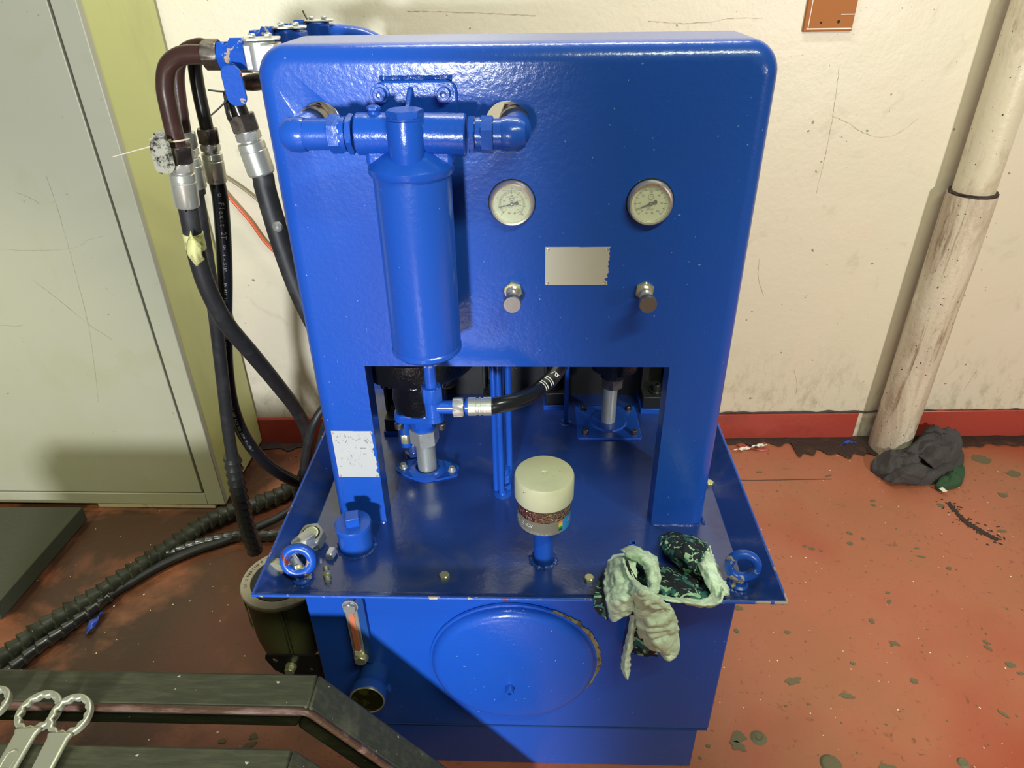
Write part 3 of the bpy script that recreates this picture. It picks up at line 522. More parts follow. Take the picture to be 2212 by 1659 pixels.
# name plates
def nameplate(x0, z0, x1, z1, mat, lean, label, seed):
    random.seed(seed); pts = []
    for k in range(25):
        t = k / 24; z = z0 + (z1 - z0) * t; pts.append((x1 + lean * t - abs(noise.noise(V((t * 9, seed, 0)))) * .006 - (.004 if .12 < t < .2 else 0), z))
    poly = [(x0, z0)] + pts + [(x0 + (x1 - x0) * .55, z1 - .0004), (x0 + (x1 - x0) * .5, z1), (x0, z1)]
    p = part('nameplate', mat, U, (prism, poly, (0, -.0012, 0), (1, 0, 0), (0, 0, 1), .0012), label=label)
    for x, z in ((x0 + .004, z0 + .004), (x0 + .004, z1 - .004), (x1 - .004, z1 - .004), (x1 - .005, z0 + .004)):
        part('rivet', 'chrome', p, (lathe, (x, -.0022, z), (0, -1, 0), [(.0028, 0), (.0026, .0008), (.0012, .0010), (.0011, .0002), (.0001, .0002)], 20))
    return p
np1 = nameplate(.0465, 1.091, .150, 1.157, 'plate', .001, 'blank brushed metal nameplate in the middle of the panel', 2)
bm = bmesh.new()
for x, z, s_ in ((.124, 1.1255, '1 W4R70'), (.122, 1.1205, '00-21')): put_text(bm, s_, .0034, (x, -.0026, z), (1, 0, 0), (0, 0, 1))
for x, s_ in ((.070, '71 4 C'), (.098, '((OMS'), (.126, '2 1 RPA')): put_text(bm, s_, .0036, (x, -.0026, 1.1035), (1, 0, 0), (0, 0, 1))
obj('stamping', bm, 'plate', np1, smooth=False)
np2 = nameplate(-.357, .681, -.276, .792, 'plate2', -.004, 'scratched whitish metal nameplate on the left leg of the panel', 6)
bm = bmesh.new(); put_text(bm, 'kg/cm', .005, (-.300, -.0026, .752), (1, 0, 0), (0, 0, 1)); random.seed(8)
for k in range(34):
    x, z = random.uniform(-.352, -.300), random.uniform(.762, .786) if k < 22 else random.uniform(.70, .75); L = random.uniform(.002, .007); an = random.uniform(-1.6, 1.2)
    bm.faces.new([bm.verts.new((x + a_ * cos(an) - b_ * sin(an), -.0026, z + a_ * sin(an) + b_ * cos(an))) for a_, b_ in ((0, 0), (L, 0), (L, .0004), (0, .0006))])
obj('scratches', bm, 'ink', np2, smooth=False)
# ------------------------------------------------------------------ filter
FX, FY, FR = -.142, -.100, .0545
F = part('filter_bowl', 'blue', U, (lathe, (FX, FY, 1.310), (0, 0, -1), [(FR, 0), (FR, .272), (FR - .001, .276), (FR + .0008, .278), (FR + .0008, .284), (FR - .004, .289), (.020, .306), (.017, .310), (.0001, .310)], 96), label='long smooth blue filter bowl')
H = part('filter_head', 'blue_bump', U, (lathe, (FX, FY, 1.302), (0, 0, 1), [(FR + .003, 0), (FR + .005, .003), (FR + .005, .011), (FR + .001, .016), (FR - .016, .028), (.030, .034), (.028, .05), (.0001, .05)], 80), label='cast filter head with two side ports')
part('port', 'blue_bump', H, (cyl, (FX, FY, 1.354), (FX - .070, FY, 1.354), .0275, {'n': 48, 'c': .002})); part('port', 'blue_bump', H, (cyl, (FX, FY, 1.354), (FX + .078, FY, 1.352), .0275, {'n': 48, 'c': .002}))
part('boss', 'blue_bump', H, (lathe, (FX, FY - .026, 1.304), (0, .08, 1), [(.020, 0), (.0225, .004), (.0250, .055), (.0245, .071), (.0001, .071)], 48))
part('top_plug', 'blue', H, (cyl, (FX, FY - .016, 1.373), (FX, FY - .016, 1.379), .0245, {'n': 48}), (hexn, (FX, FY - .016, 1.378), (FX, FY - .016, 1.388), .044, .3))
part('bleed_plug', 'blue', H, (cyl, (FX - .044, FY, 1.372), (FX - .044, FY, 1.384), .008, {'n': 24}), (hexn, (FX - .044, FY, 1.384), (FX - .044, FY, 1.390), .017))
part('web', 'blue_bump', H, (prism, [(-.056, 1.305), (.056, 1.305), (.060, 1.320), (.060, 1.352), (-.060, 1.352), (-.060, 1.320)], (FX, FY + .034, 0), (1, 0, 0), (0, 0, 1), .050), bev=.007)
bm = bmesh.new(); prism(bm, rrect(-.060, 1.325, .060, 1.408, .016), (FX - .001, -.001, 0), (1, 0, 0), (0, 0, 1), .009); obj('mounting_plate', bm, 'blue_bump', H, bev=.003)
part('bracket_rib', 'blue_bump', H, (prism, [(0, 0), (0, .078), (.006, .078), (.085, .035), (.085, 0)], (FX - .004, -.009, 1.322), (0, -1, 0), (0, 0, 1), .007), bev=.002)
bm = bmesh.new()
for k in range(60):
    pass
tube(bm, resample([V((FX - .052, -.001, 1.4105)), V((FX + .052, -.001, 1.4105))], .002), .004, 8, lambda s, a: .0038 + .0022 * noise.noise(V((s * 120, a, 0)))); obj('paint_bead', bm, 'weld', H)
capscrew(H, (FX - .052 + .0005, -.010, 1.391), (0, -1, 0), .0095, .011, 'blue'); capscrew(H, (FX + .040 + .0005, -.010, 1.391), (0, -1, 0), .0095, .011, 'blue')
def elbow(sgn, hx):       # union + 90 degree elbow into the panel hole
    s = sgn; x = FX + s * (.070 if s < 0 else .078); Z = 1.354 if s < 0 else 1.352
    e = part('elbow', 'blue', U, (tube, smooth_path([(x + s * .038, FY, Z), (hx + -s * .004, FY, Z), (hx + s * .006, FY + .008, Z - .0005), (hx + s * .009, FY + .026, Z - .001), (hx + s * .008, -.030, Z - .003), (hx + s * .004, .05, Z - .004)], 8), .0205, 32), label='blue pipe elbow on the %s of the filter head' % ('left' if s < 0 else 'right'))
    part('elbow_boss', 'blue', e, (lathe, (hx - s * .010, FY, Z), (s, 0, 0), [(.0218, 0), (.0235, .008), (.0225, .022), (.016, .032), (.0001, .035)], 32))
    part('union_nut', 'blue', e, (hexn, (x + s * .004, FY, Z), (x + s * .012, FY, Z), .046, .3)); part('union_nut', 'blue', e, (cyl, (x + s * .011, FY, Z), (x + s * .038, FY, Z), .0185), (hexn, (x + s * .020, FY, Z), (x + s * .037, FY, Z), .044, .1), (cyl, (x + s * .014, FY, Z), (x + s * .022, FY, Z), .0225))
    part('back_nut', 'grubby', e, (hexn, (hx + s * .006, .004, Z), (hx + s * .005, .024, Z), .044, .4), (cyl, (hx + s * .005, -.02, Z - .002), (hx + s * .005, .010, Z - .002), .0222))
elbow(-1, -.292); elbow(1, -.006)
# drain tee below the bowl
T = part('drain_tee', 'blue', U, (lathe, (FX, FY + .006, .998), (0, 0, -1), [(.0098, 0), (.0098, .062), (.0001, .062)], 28), (cyl, (FX, FY + .006, .945), (FX, FY + .006, .888), .0135, {'n': 28}), (cyl, (FX, FY + .006, .908), (FX + .036, FY + .006, .908), .0115, {'n': 28}), label='blue drain pipe with tee below the filter')
part('collar_nut', 'blue', T, (hexn, (FX, FY + .006, .950), (FX, FY + .006, .922), .031, .2)); part('upper_nut', 'zinc', T, (hexn, (FX, FY + .006, 1.003), (FX, FY + .006, .988), .019, .2), label='bare metal nut under the bowl')
part('tee_end', 'blue', T, (cyl, (FX, FY + .006, .892), (FX, FY + .006, .882), .0145)); part('side_nut', 'zinc', T, (hexn, (FX + .034, FY + .006, .908), (FX + .052, FY + .007, .908), .031, .1), label='silvery swivel nut facing the hose')
# ------------------------------------------------------------------ tray furniture that belongs to the unit
pb = V((-.322, -.070, ZT))
p = part('filler_neck', 'blue', U, (lathe, pb, (0, 0, 1), [(.0335, 0), (.0335, .058), (.0001, .058)], 56), label='blue filler neck capped with a square-headed plug')
part('plug_cap', 'blue', p, (lathe, pb + V((0, 0, .056)), (.02, -.03, 1), [(.033, 0), (.0355, .001), (.0355, .006), (.034, .009), (.031, .0095), (.0001, .0095)], 56)); part('square_head', 'blue_bump', p, (box, pb + V((.001, -.002, .0745)), (.027, .027, .022), Matrix.Rotation(.25, 3, 'Z')), bev=.0022)
def bead(name, c, R, r, par, seed=0, n=72): return part(name, 'weld', par, (torus, c, (0, 0, 1), R, r, n, 8, lambda t: 1 + .55 * noise.noise(V((cos(t) * 6, sin(t) * 6, seed)))))
bead('weld_ring', pb + V((0, 0, .001)), .036, .0045, p)
# eyebolts
def eyebolt(x, y, mat, lab, yaw, tl=.15):
    e = part('eyebolt', mat, U, (torus, (x, y, ZT + .052), V((sin(yaw), -cos(yaw), tl)), .0245, .0092, 56, 16, lambda t: 1), label=lab)
    part('eyebolt_foot', mat, e, (lathe, (x, y, ZT), (0, 0, 1), [(.018, 0), (.018, .008), (.013, .011), (.011, .018), (.012, .026), (.0001, .028)], 36)); bead('weld_ring', (x, y, ZT + .001), .0195, .004, e, x)
eyebolt(-.405, -.160, 'blue_chip', 'blue lifting eye with chipped paint at the left front corner of the tray', .1, .38); eyebolt(.407, -.160, 'blue_chip', 'dark blue lifting eye at the right front corner of the tray', -.1)
for x, y in ((-.138, -.151), (.133, -.153), (.414, .127)):
    bolt(U, (x, y, ZT), (0, 0, 1), .017, .012, 'yellow_zinc', name='tray_bolt')
part('corner_hole', 'gap', U, (cyl, (-.3975, -.186, ZT + .0002), (-.3975, -.186, ZT + .0008), .006))
part('vent_tube', 'blue', U, (lathe, (.223, -.073, ZT), (0, 0, 1), [(.0065, 0), (.0065, .022), (.0045, .022), (.0045, .004), (.0001, .004)], 24), label='short open blue tube standing on the tray')
# breather
bx, by = .048, -.103
B = part('breather_stem', 'blue', U, (lathe, (bx, by, ZT), (0, 0, 1), [(.0185, 0), (.0185, .10), (.0001, .10)], 40), label='short blue stem carrying a desiccant breather')
bead('weld_ring', (bx, by, ZT + .001), .0225, .0065, B, 3)
E_ = part('breather_body', 'beads', U, (lathe, (bx, by, .668), (0, 0, 1), [(.046, 0), (.0485, .003), (.0485, .068), (.0001, .068)], 72), label='clear breather body full of brown beads')
part('cap', 'plastic', U, (lathe, (bx, by, .727), (0, 0, 1), [(.0492, 0), (.0525, .0005), (.0535, .003), (.0532, .044), (.0515, .0475), (.049, .0485), (.006, .0490), (.0055, .0478), (.003, .0478), (.0025, .0486), (.0001, .0488)], 80), label='cream plastic breather cap')
def arc(name, mat, a0, a1, z0, z1, R, par):
    n = max(4, int(abs(a1 - a0) / .06)); bm = bmesh.new()
    rr = [[V((bx + R * cos(a0 + (a1 - a0) * i / n), by + R * sin(a0 + (a1 - a0) * i / n), z)) for z in (z0, z1)] for i in range(n + 1)]
    loft(bm, rr, close=False, caps=False); return obj(name, bm, mat, par)
arc('grey_band', 'label_grey', 0, 2 * pi, .6705, .700, .0488, E_); arc('blue_band', 'label_blue', radians(-48), radians(20), .6705, .7005, .0490, E_)
for k in range(5): arc('colour_scale', 'scale%d' % k, radians(-58), radians(-48), .6945 - .0045 * k, .6990 - .0045 * k, .04905, E_)
bm = bmesh.new()
def ring_text(s, size, a0, z, R, step, cx=bx, cy=by):
    for i, ch in enumerate(s):
        if ch == ' ': continue
        a = a0 + i * step; put_text(bm, ch, size, (cx + R * cos(a), cy + R * sin(a), z), (-sin(a), cos(a), 0), (0, 0, 1))
ring_text('FG-2-CV', .0112, radians(-162), .6885, .0494, .128)
ring_text('Luftentfeuchter', .0026, radians(-161), .6808, .0494, .027); ring_text('Filtration AG | Fabrik-Strasse | Germany', .0026, radians(-146), .6768, .0494, .031); ring_text('www.filtergruppe.com | +49 7361 9490 - 0', .0026, radians(-143), .6735, .0494, .030)
obj('lettering', bm, 'white_print', E_, smooth=False)
bm = bmesh.new()
for sc_, w_ in ((.0050, 1), ):
    pass
a = radians(-27); u_x = V((-sin(a), cos(a), 0)); c0 = V((bx + .0493 * cos(a), by + .0493 * sin(a), .690))
tri = [V((-.004, 0, -.0035)), V((.004, 0, -.0035)), V((0, 0, .0040))]; tube(bm, [c0 + u_x * q.x + V((0, 0, q.z)) for q in tri + tri[:2]], .0004, 6); obj('warning_mark', bm, 'pink', E_)
# vertical tubes in the opening
t3 = part('tube_set', 'blue', U, (cyl, (-.052, .105, ZT), (-.052, .105, 1.1), .0068, {'n': 20}), (cyl, (-.0400, .110, ZT + .03), (-.0400, .110, 1.1), .0075, {'n': 20}), (cyl, (-.024, .128, ZT + .03), (-.024, .128, 1.1), .0068, {'n': 20}), (cyl, (-.040, .090, ZT), (-.043, .086, 1.1), .0062, {'n': 20}), label='blue vertical tubes rising behind the panel')
part('tube_nut', 'blue', t3, (hexn, (-.038, .118, ZT + .022), (-.038, .118, ZT + .042), .036, .2), (cyl, (-.038, .118, ZT + .042), (-.038, .118, ZT + .056), .0155)); part('tube_nut', 'blue', t3, (hexn, (-.038, .116, ZT), (-.038, .116, ZT + .016), .036, .5))
part('tube_disc', 'blue', t3, (lathe, (-.038, .090, ZT), (0, 0, 1), [(.018, 0), (.018, .004), (.008, .005), (.007, .012)], 32))
t3 = part('thin_tube', 'blue', U, (cyl, (.108, .365, ZT), (.108, .345, 1.1), .0055, {'n': 16})); bead('tube_weld', (.108, .365, ZT + .001), .013, .004, t3, 7)
# left suction pipe, pump, motor
px, py = -.212, .170
S = part('suction_flange', 'blue', U, (lathe, (px, py, ZT + .002), (0, 0, 1), [(.044, 0), (.044, .004), (.040, .007), (.034, .012), (.027, .013), (.0262, .004), (.0001, .003)], 56), (prism, [(-.072, .012), (-.066, .020), (-.03, .036), (.03, .036), (.066, .020), (.072, .012), (.072, -.012), (.066, -.018), (.03, -.036), (-.03, -.036), (-.066, -.018), (-.072, -.012)], (px, py, ZT + .002), (.985, -.1, 0), (.1, .985, 0), .006), label='oval blue flange around the suction pipe')
capscrew(S, (px - .056, py + .004, ZT + .008), (0, 0, 1), .0065, .010, 'zinc'); capscrew(S, (px + .056, py - .006, ZT + .008), (0, 0, 1), .0065, .010, 'zinc')
part('suction_pipe', 'galv', U, (cyl, (px, py, ZT), (px, py, .70), .0215, {'n': 40}), label='bare galvanised suction pipe on the left')
K = part('coupling', 'blue_bump', U, (cyl, (px, py, .665), (px, py, .735), .026, {'n': 40}), (hexn, (px, py, .698), (px, py, .715), .060, .2), label='blue coupling above the galvanised pipe')
part('coupling_nut', 'zinc', K, (hexn, (px, py, .645), (px, py, .682), .056, .35), label='big silvery hexagon nut')
pm = part('pump', 'black_cast', U, (lathe, (px - .004, py, .733), (0, .05, 1), [(.046, 0), (.052, .006), (.056, .03), (.053, .06), (.060, .075), (.056, .09), (.066, .12), (.090, .13), (.095, .20)], 48), label='glossy black cast pump above the suction flange')
part('pump_flange', 'blue_bump', pm, (prism, rrect(-.053, -.045, .053, .045, .018), (px - .002, py, .718), (1, 0, 0), (0, 1, 0), .022), bev=.004, label='blue lower flange with worn paint'); 
for x, y in ((-.045, -.036), (.045, -.036), (-.045, .036), (.045, .036)): part('flange_screw', 'grubby', pm, (cyl, (px + x, py + y, .718), (px + x, py + y, .704), .0095, {'n': 20, 'c': .001}))
for x in (-.062, .060): capscrew(pm, (px + x, py - .015, .805), (0, -.3, 1), .013, .02, 'black_cast')
for k in range(5): part('cast_rib', 'black_cast', pm, (box, (px - .060 + k * .030, py - .05, .85), (.008, .05, .05)), bev=.003)
mo = part('motor', 'black_cast', U, (lathe, (px, py, .853), (0, 0, 1), [(.12, 0), (.125, .01), (.125, .05), (.105, .06), (.105, .30), (.09, .33), (.0001, .335)], 48), label='black electric motor standing on the pump')
for k in range(16):
    a = 2 * pi * k / 16; part('fin', 'black_cast', mo, (box, (px + .110 * cos(a), py + .110 * sin(a), 1.04), (.022, .005, .22), Matrix.Rotation(a, 3, 'Z')))
# right suction pipe with square plate
qx, qy = .213, .362
Q = part('square_plate', 'blue', U, (prism, rrect(-.077, -.071, .077, .071, .006), (qx - .002, qy, ZT + .003), (1, 0, 0), (0, 1, 0), .006), (lathe, (qx, qy, ZT + .009), (0, 0, 1), [(.047, 0), (.043, .004), (.030, .004)], 56), bev=.001, label='square blue plate bolted round the right pipe')
part('plate_gasket', 'grime', Q, (prism, rrect(-.079, -.073, .078, .072, .006), (qx - .002, qy, ZT), (1, 0, 0), (0, 1, 0), .003))
for x, y in ((-.060, -.052), (.058, -.052), (-.058, .054), (.056, .054)): bolt(Q, (qx + x, qy + y, ZT + .009), (0, 0, 1), .013, .011, 'grubby', name='plate_bolt')
part('suction_pipe', 'galv', U, (cyl, (qx, qy, ZT + .004), (qx, qy, .70), .0175, {'n': 40}), label='bare galvanised suction pipe on the right')
part('coupling_nut', 'grubby', U, (hexn, (qx + .003, qy, .672), (qx + .003, qy, .705), .046, .5)); part('coupling', 'black_cast', U, (cyl, (qx + .003, qy, .70), (qx + .003, qy, .74), .028))
mo = part('motor', 'black_cast', U, (lathe, (qx + .005, qy, .722), (0, 0, 1), [(.045, 0), (.055, .006), (.055, .10), (.10, .12), (.105, .40), (.0001, .41)], 48), label='second black motor behind the right half of the panel')
for x, y, w_ in ((-.305, .30, .055), (-.075, .405, .052), (.083, .420, .052), (.340, .405, .075)):
    ft = part('motor_foot', 'black_plate', U, (bbox, (x - w_ / 2, y + .004, ZT + .016), (x + w_ / 2, y + .12, ZT + .050)), (bbox, (x - w_ / 2 - .002, y + .04, ZT + .050), (x - w_ / 2 + .006, y + .14, 1.05)), (bbox, (x + w_ / 2 - .006, y + .03, ZT + .050), (x + w_ / 2 + .002, y + .14, 1.05)), (bbox, (x - w_ / 2, y + .125, ZT + .016), (x + w_ / 2, y + .135, 1.05)), bev=.002, label='black motor bracket bolted to a blue block')
    part('foot_block', 'blue_bump', ft, (bbox, (x - w_ / 2 - .004, y, ZT), (x + w_ / 2 + .004, y + .13, ZT + .017)), bev=.0015)
    capscrew(ft, (x - .002, y + .035, ZT + .050), (0, 0, 1), .0115, .022, 'black_plate')
part('cross_plate', 'black_plate', U, (bbox, (-.36, .495, ZT + .002), (.36, .505, 1.2)), label='dark back plate behind the motors')
fp = part('side_manifold', 'blue_bump', U, (bbox, (-.268, .20, .66), (-.254, .24, .86)), (cyl, (-.258, .19, .62), (-.258, .19, .69), .016), bev=.002); part('fitting', 'yellow_zinc', fp, (cyl, (-.258, .185, .655), (-.258, .185, .70), .011), (hexn, (-.258, .185, .632), (-.258, .185, .656), .024))
part('base_fitting', 'blue_tray', U, (lathe, (-.252, .235, ZT), (0, 0, 1), [(.022, 0), (.022, .012), (.017, .013), (.017, .05), (.012, .06), (.0001, .06)], 32))
# ================================================================== VALVES ON THE LEFT FLANK (parts of the unit)
def valve(c, s, tail, mat='blue_chip', lab=None):      # block valve lying along x at c, size s
    x, y, z = c
    v = part('ball_valve', 'zinc' if tail else mat, U, (cyl, (x, y, z - .026), (x, y, z + .018), .024 * s, {'n': 36}), (bbox, (x - .020 * s, y - .022 * s, z - .024), (x + .030, y + .022 * s, z + .014)), bev=.002, label=lab)
    part('lever_plate', 'ferrule', v, (prism, rrect(-.028, -.022, .030, .024, .010), (x + .004, y, z + .019), (.97, .25, 0), (-.25, .97, 0), .003), bev=.0006, label='bare metal stop plate')
    for q in (-.011, .013): part('plate_bolt', 'zinc', v, (hexn, (x + q, y + .006 + q * .3, z + .022), (x + q, y + .006 + q * .3, z + .028), .011))
    part('valve_end', mat, v, (hexn, (x - .046, y, z - .004), (x - .020, y, z - .004), .047, .2), (cyl, (x - .060, y, z - .004), (x - .040, y, z - .004), .0185), (hexn, (x - .066, y, z - .004), (x - .054, y, z - .004), .041, .5))
    return v
valve((-.414, .150, 1.430), 1.0, True, lab='zinc ball valve nearest the panel corner'); valve((-.413, .300, 1.435), .9, False, lab='middle ball valve'); valve((-.415, .500, 1.432), 1.05, False, 'blue', lab='rear ball valve with blue body')
part('rear_pipe', 'blue', U, (tube, smooth_path([(-.40, .50, 1.425), (-.36, .50, 1.425), (-.32, .50, 1.418), (-.285, .50, 1.396), (-.27, .50, 1.35), (-.27, .50, 1.25)], 8), .020, 28), label='blue pipe arching behind the panel')
hd = part('valve_handle', 'blue_chip', U, (prism, rrect(-.0165, -.030, .0165, .032, .014), (-0.4496,0.105,1.3868), (.99, 0, .02), (.0, -.12, 1), .004), (cyl, (-0.4534,0.115,1.4099), (-0.4716,0.16,1.4045), .010), bev=.001, label='blue painted flat valve lever')
part('lever_stub', 'grubby', U, (lathe, (-0.4563,0.2,1.3789), (1, 0, .1), [(.012, -.012), (.014, 0), (.014, .03)], 20))
part('mounting_rail', 'blue', U, (bbox, (-.40, .145, 1.36), (-.375, .56, 1.40)), bev=.002)
part('screw_dome', 'zinc', U, (lathe, (-0.4239,0.1,1.1574), (-.3, -1, .2), [(.009, -.004), (.009, 0), (.006, .004), (.0001, .0055)], 20))
# ================================================================== HOSES
def hose_line(label, pipe, pr, pmat, ends, hpts, hr, hmat, group=None, nutat=True, fl=.07, fmat='ferrule', nmat='grubby', first=None):
    t = thing('hydraulic_hose', label, 'hose', V(hpts[-1]), group)
    P = smooth_path(pipe, 8); part('pipe', pmat, t, (tube, P, pr, 24))
    a, d = P[-1], (V(hpts[0]) - P[-1]); L = d.length; d.normalize()
    if first: part('pipe_nut', nmat, t, (hexn, first[0], first[1], pr * 2.75, .3), (cyl, V(first[0]) - (V(first[1]) - V(first[0])) * .08, first[1], pr * 1.15))
    part('swivel_nut', nmat, t, (hexn, a - d * .004, a + d * .024, pr * 2.9, .2)); part('swivel_nut', 'zinc' if nmat == 'grubby' else nmat, t, (hexn, a + d * .026, a + d * .040, pr * 2.6, .5), (cyl, a + d * .020, a + d * .046, pr * 1.08))
    part('ferrule', fmat, t, (lathe, a + d * .043, d, [(hr * 1.0, 0), (hr * 1.22, .002), (hr * 1.26, fl * .20), (hr * 1.20, fl * .22), (hr * 1.20, fl * .26), (hr * 1.26, fl * .28), (hr * 1.26, fl - .003), (hr * 1.15, fl), (hr * .9, fl)], 36))
    H_ = smooth_path([a + d * .05, a + d * (fl + .05)] + [V(p) for p in hpts[1:]], 10); H_ = resample(H_, .012)
    part('rubber_hose', hmat, t, (tube, H_, hr, 24)); return t, H_
def wrap(bm, P, R, pitch, w=.0035, n=20, seed=0, irregular=0):
    """spiral guard: each turn flares at its edge"""
    rf = lambda s, a: R + w * (((s / pitch + a / (2 * pi) * 1.0) % 1.0) ** 1.5) * (1 + irregular * noise.noise(V((s * 30, seed, 0)))) - .0012
    F = frames(P, (0, .3, 1)); s = 0; rings = []
    for i, (p, (t, u, v)) in enumerate(zip(P, F)):
        if i: s += (p - P[i - 1]).length
        rings.append([p + (u * cos(2 * pi * k / n) + v * sin(2 * pi * k / n)) * rf(s, 2 * pi * k / n) for k in range(n)])
    loft(bm, rings)
A, HA = hose_line('thick black hose with torn yellow tape, crossing in front of the other hoses', [(-0.5081,0.15,1.4281),(-0.5309,0.15,1.4283),(-0.5518,0.15,1.4244),(-0.5727,0.15,1.4095),(-0.5843,0.15,1.3814),(-0.5876,0.15,1.3496),(-0.5905,0.152,1.2826)], .0150, 'brown_pipe', 0,
    [(-0.6006,0.155,1.1894),(-0.6002,0.155,1.1877),(-0.605,0.158,1.1472),(-0.6129,0.165,1.0723),(-0.6128,0.175,1.0008),(-0.6063,0.2,0.9172),(-0.596,0.26,0.813),(-0.5978,0.36,0.6711),(-0.606,0.46,0.5329),(-0.6208,0.54,0.4003),(-0.6537,0.6,0.2713),(-0.7138,0.64,0.1387)], .0175, 'rubber', first=((-0.4808,0.15,1.4278), (-0.5058,0.15,1.4281)), fl=.062)
A.children[0]['label'] = 'dark brown bent steel pipe'
tp = part('tape', 'tape', A, (tube, [V(p) for p in [(-0.6065,0.158,1.1277),(-0.6082,0.16,1.1109),(-0.6096,0.162,1.0947)]], .0185, 24), label='yellowed masking tape around the hose')
bm = bmesh.new(); cloth(bm, [[(-0.5945,0.128,1.1416),(-0.5914,0.126,1.1336),(-0.5893,0.125,1.1234)],[(-0.6043,0.12,1.1165),(-0.5882,0.112,1.1194),(-0.5781,0.124,1.115)],[(-0.6057,0.118,1.0977),(-0.5902,0.11,1.0981),(-0.5813,0.124,1.0954)],[(-0.6018,0.128,1.0721),(-0.5929,0.124,1.0764),(-0.5839,0.136,1.0835)]], 5, .0012, 60, 3); sheet(obj('tape_flap', bm, 'tape', A, label='loose folded end of the tape'), .0008)
B2, HB = hose_line('black hose behind the taped one, hanging straight down into a spiral guard', [(-0.5567,0.29,1.4241),(-0.5741,0.29,1.4288),(-0.6038,0.29,1.4186),(-0.6234,0.29,1.3896),(-0.6322,0.29,1.3503),(-0.6402,0.29,1.276)], .0125, 'brown_pipe', 0,
    [(-0.6414,0.29,1.2043),(-0.647,0.29,1.1605),(-0.6607,0.3,1.0606),(-0.6797,0.31,0.9078),(-0.6999,0.32,0.7856),(-0.7207,0.33,0.6652),(-0.7409,0.34,0.5486),(-0.7565,0.35,0.4379)], .0150, 'rubber', fl=.06, nmat='zinc')
sp = smooth_path([(-0.755,0.35,0.4606),(-0.7607,0.352,0.4056),(-0.7678,0.356,0.3064),(-0.7725,0.36,0.2013),(-0.7713,0.365,0.1073)], 30); sp = resample(sp, .0022)
part('spiral_guard', 'wrap', B2, (wrap, sp, .0185, .0265, .0068, 28), label='shiny black spiral hose guard')
B2.location = B2.location
C2, HC = hose_line('black hose with printed white lettering, curving under the tray', [(-0.6143,0.36,1.4066),(-0.6207,0.36,1.3922),(-0.6238,0.36,1.3727),(-0.6261,0.36,1.331),(-0.6266,0.36,1.2685)], .0130, 'black_pipe', 0,
    [(-0.6306,0.36,1.1804),(-0.6327,0.36,1.1303),(-0.6469,0.36,1.039),(-0.6663,0.36,0.9416),(-0.6953,0.37,0.8323),(-0.7275,0.385,0.6979),(-0.7448,0.4,0.5789),(-0.743,0.42,0.4694),(-0.7215,0.45,0.3638),(-0.6811,0.49,0.2723),(-0.6239,0.55,0.1773)], .0165, 'rubber_gloss', fl=.060, fmat='ferrule', nmat='grubby')
bm = bmesh.new(); s = .012; HCp = HC; cum = [0]
for p, q in zip(HCp, HCp[1:]): cum.append(cum[-1] + (q - p).length)
def at_len(s):
    for i in range(len(cum) - 1):
        if cum[i + 1] >= s: k = (s - cum[i]) / (cum[i + 1] - cum[i]); return HCp[i].lerp(HCp[i + 1], k), (HCp[i + 1] - HCp[i]).normalized()
    return None
def hose_text(bm, txt, s, size, adv, side, R):
    for ch in txt:
        r = at_len(s)
        if not r: return s
        p, t = r; to = (V((-.15, -1, .42))).normalized(); to = (to - t * to.dot(t)).normalized(); sd = t.cross(to); n = (to * cos(side) + sd * sin(side)).normalized()
        if ch != ' ': put_text(bm, ch, size, p + n * (R + .0003), t, n.cross(t))
        s += adv
    return s
s = hose_text(bm, 'o Flexit 2T', .075, .0155, .0092, -.62, .0168); s = hose_text(bm, '  DN 16 - 5/8"  -  EN 857 2SN - SAE 100 R16', s, .0080, .0052, -.62, .0166); s = hose_text(bm, '   250 BAR - 3600 PSI    WWDN ... ITALY', s, .0075, .0050, -.62, .0166)
s = hose_text(bm, '    WP 250 BAR 3625 PSI MSHA IC-150/1', s, .0090, .0058, -.5, .0166)
obj('lettering', bm, 'grey_print', C2, smooth=False)
D2, HD = hose_line('short thick black hose running down behind the left edge of the panel', [(-0.4862,0.2,1.4068),(-0.4903,0.2,1.3777),(-0.4918,0.2,1.3493),(-0.4869,0.2,1.3233)], .0150, 'black_pipe', 0,
    [(-0.475,0.2,1.2491),(-0.4706,0.2,1.203),(-0.4652,0.2,1.1417),(-0.4576,0.2,1.0727),(-0.4409,0.2,0.9797),(-0.4102,0.2,0.8744)], .0195, 'rubber', fl=.058, nmat='grubby')
# hanging metal tags and cable ties
def tag(label, c, u, v, w_, h_, ties):
    t = single('metal_tag', 'tag_steel', label, 'tag', (prism, rrect(-w_ / 2, -h_ / 2, w_ / 2, h_ / 2, w_ * .40), c, u, v, .0012)); return t
tag('grimy oval metal tag hanging in front of the leftmost pipe', (-0.6046,0.12,1.2754), V((1, 0, .12)), V((.10, -.15, 1)), .036, .062, 0)
tag('second metal tag, mostly hidden behind the first brown pipe', (-0.6247,0.175,1.2919), V((1, .3, .1)), V((0, -.3, 1)), .030, .030, 0)
def tie(label, loop_c, ax, R, tail, mat):
    t = thing('cable_tie', label, 'cable tie', V(loop_c)); part('loop', mat, t, (torus, loop_c, ax, R, .0016, 36, 6)); part('tail', mat, t, (tube, smooth_path(tail, 6), .0014, 6, lambda s, a: .0016 * (1 - .4 * min(1, s / .1)) )); return t
tie('dirty white cable tie with a long tail pointing left', (-0.5848,0.15,1.2946), (-.1, .1, 1), .0172, [(-0.5899,0.135,1.2987),(-0.6001,0.13,1.2968),(-0.6193,0.125,1.2912),(-0.6509,0.12,1.2841),(-0.6886,0.115,1.2755)], 'tie')
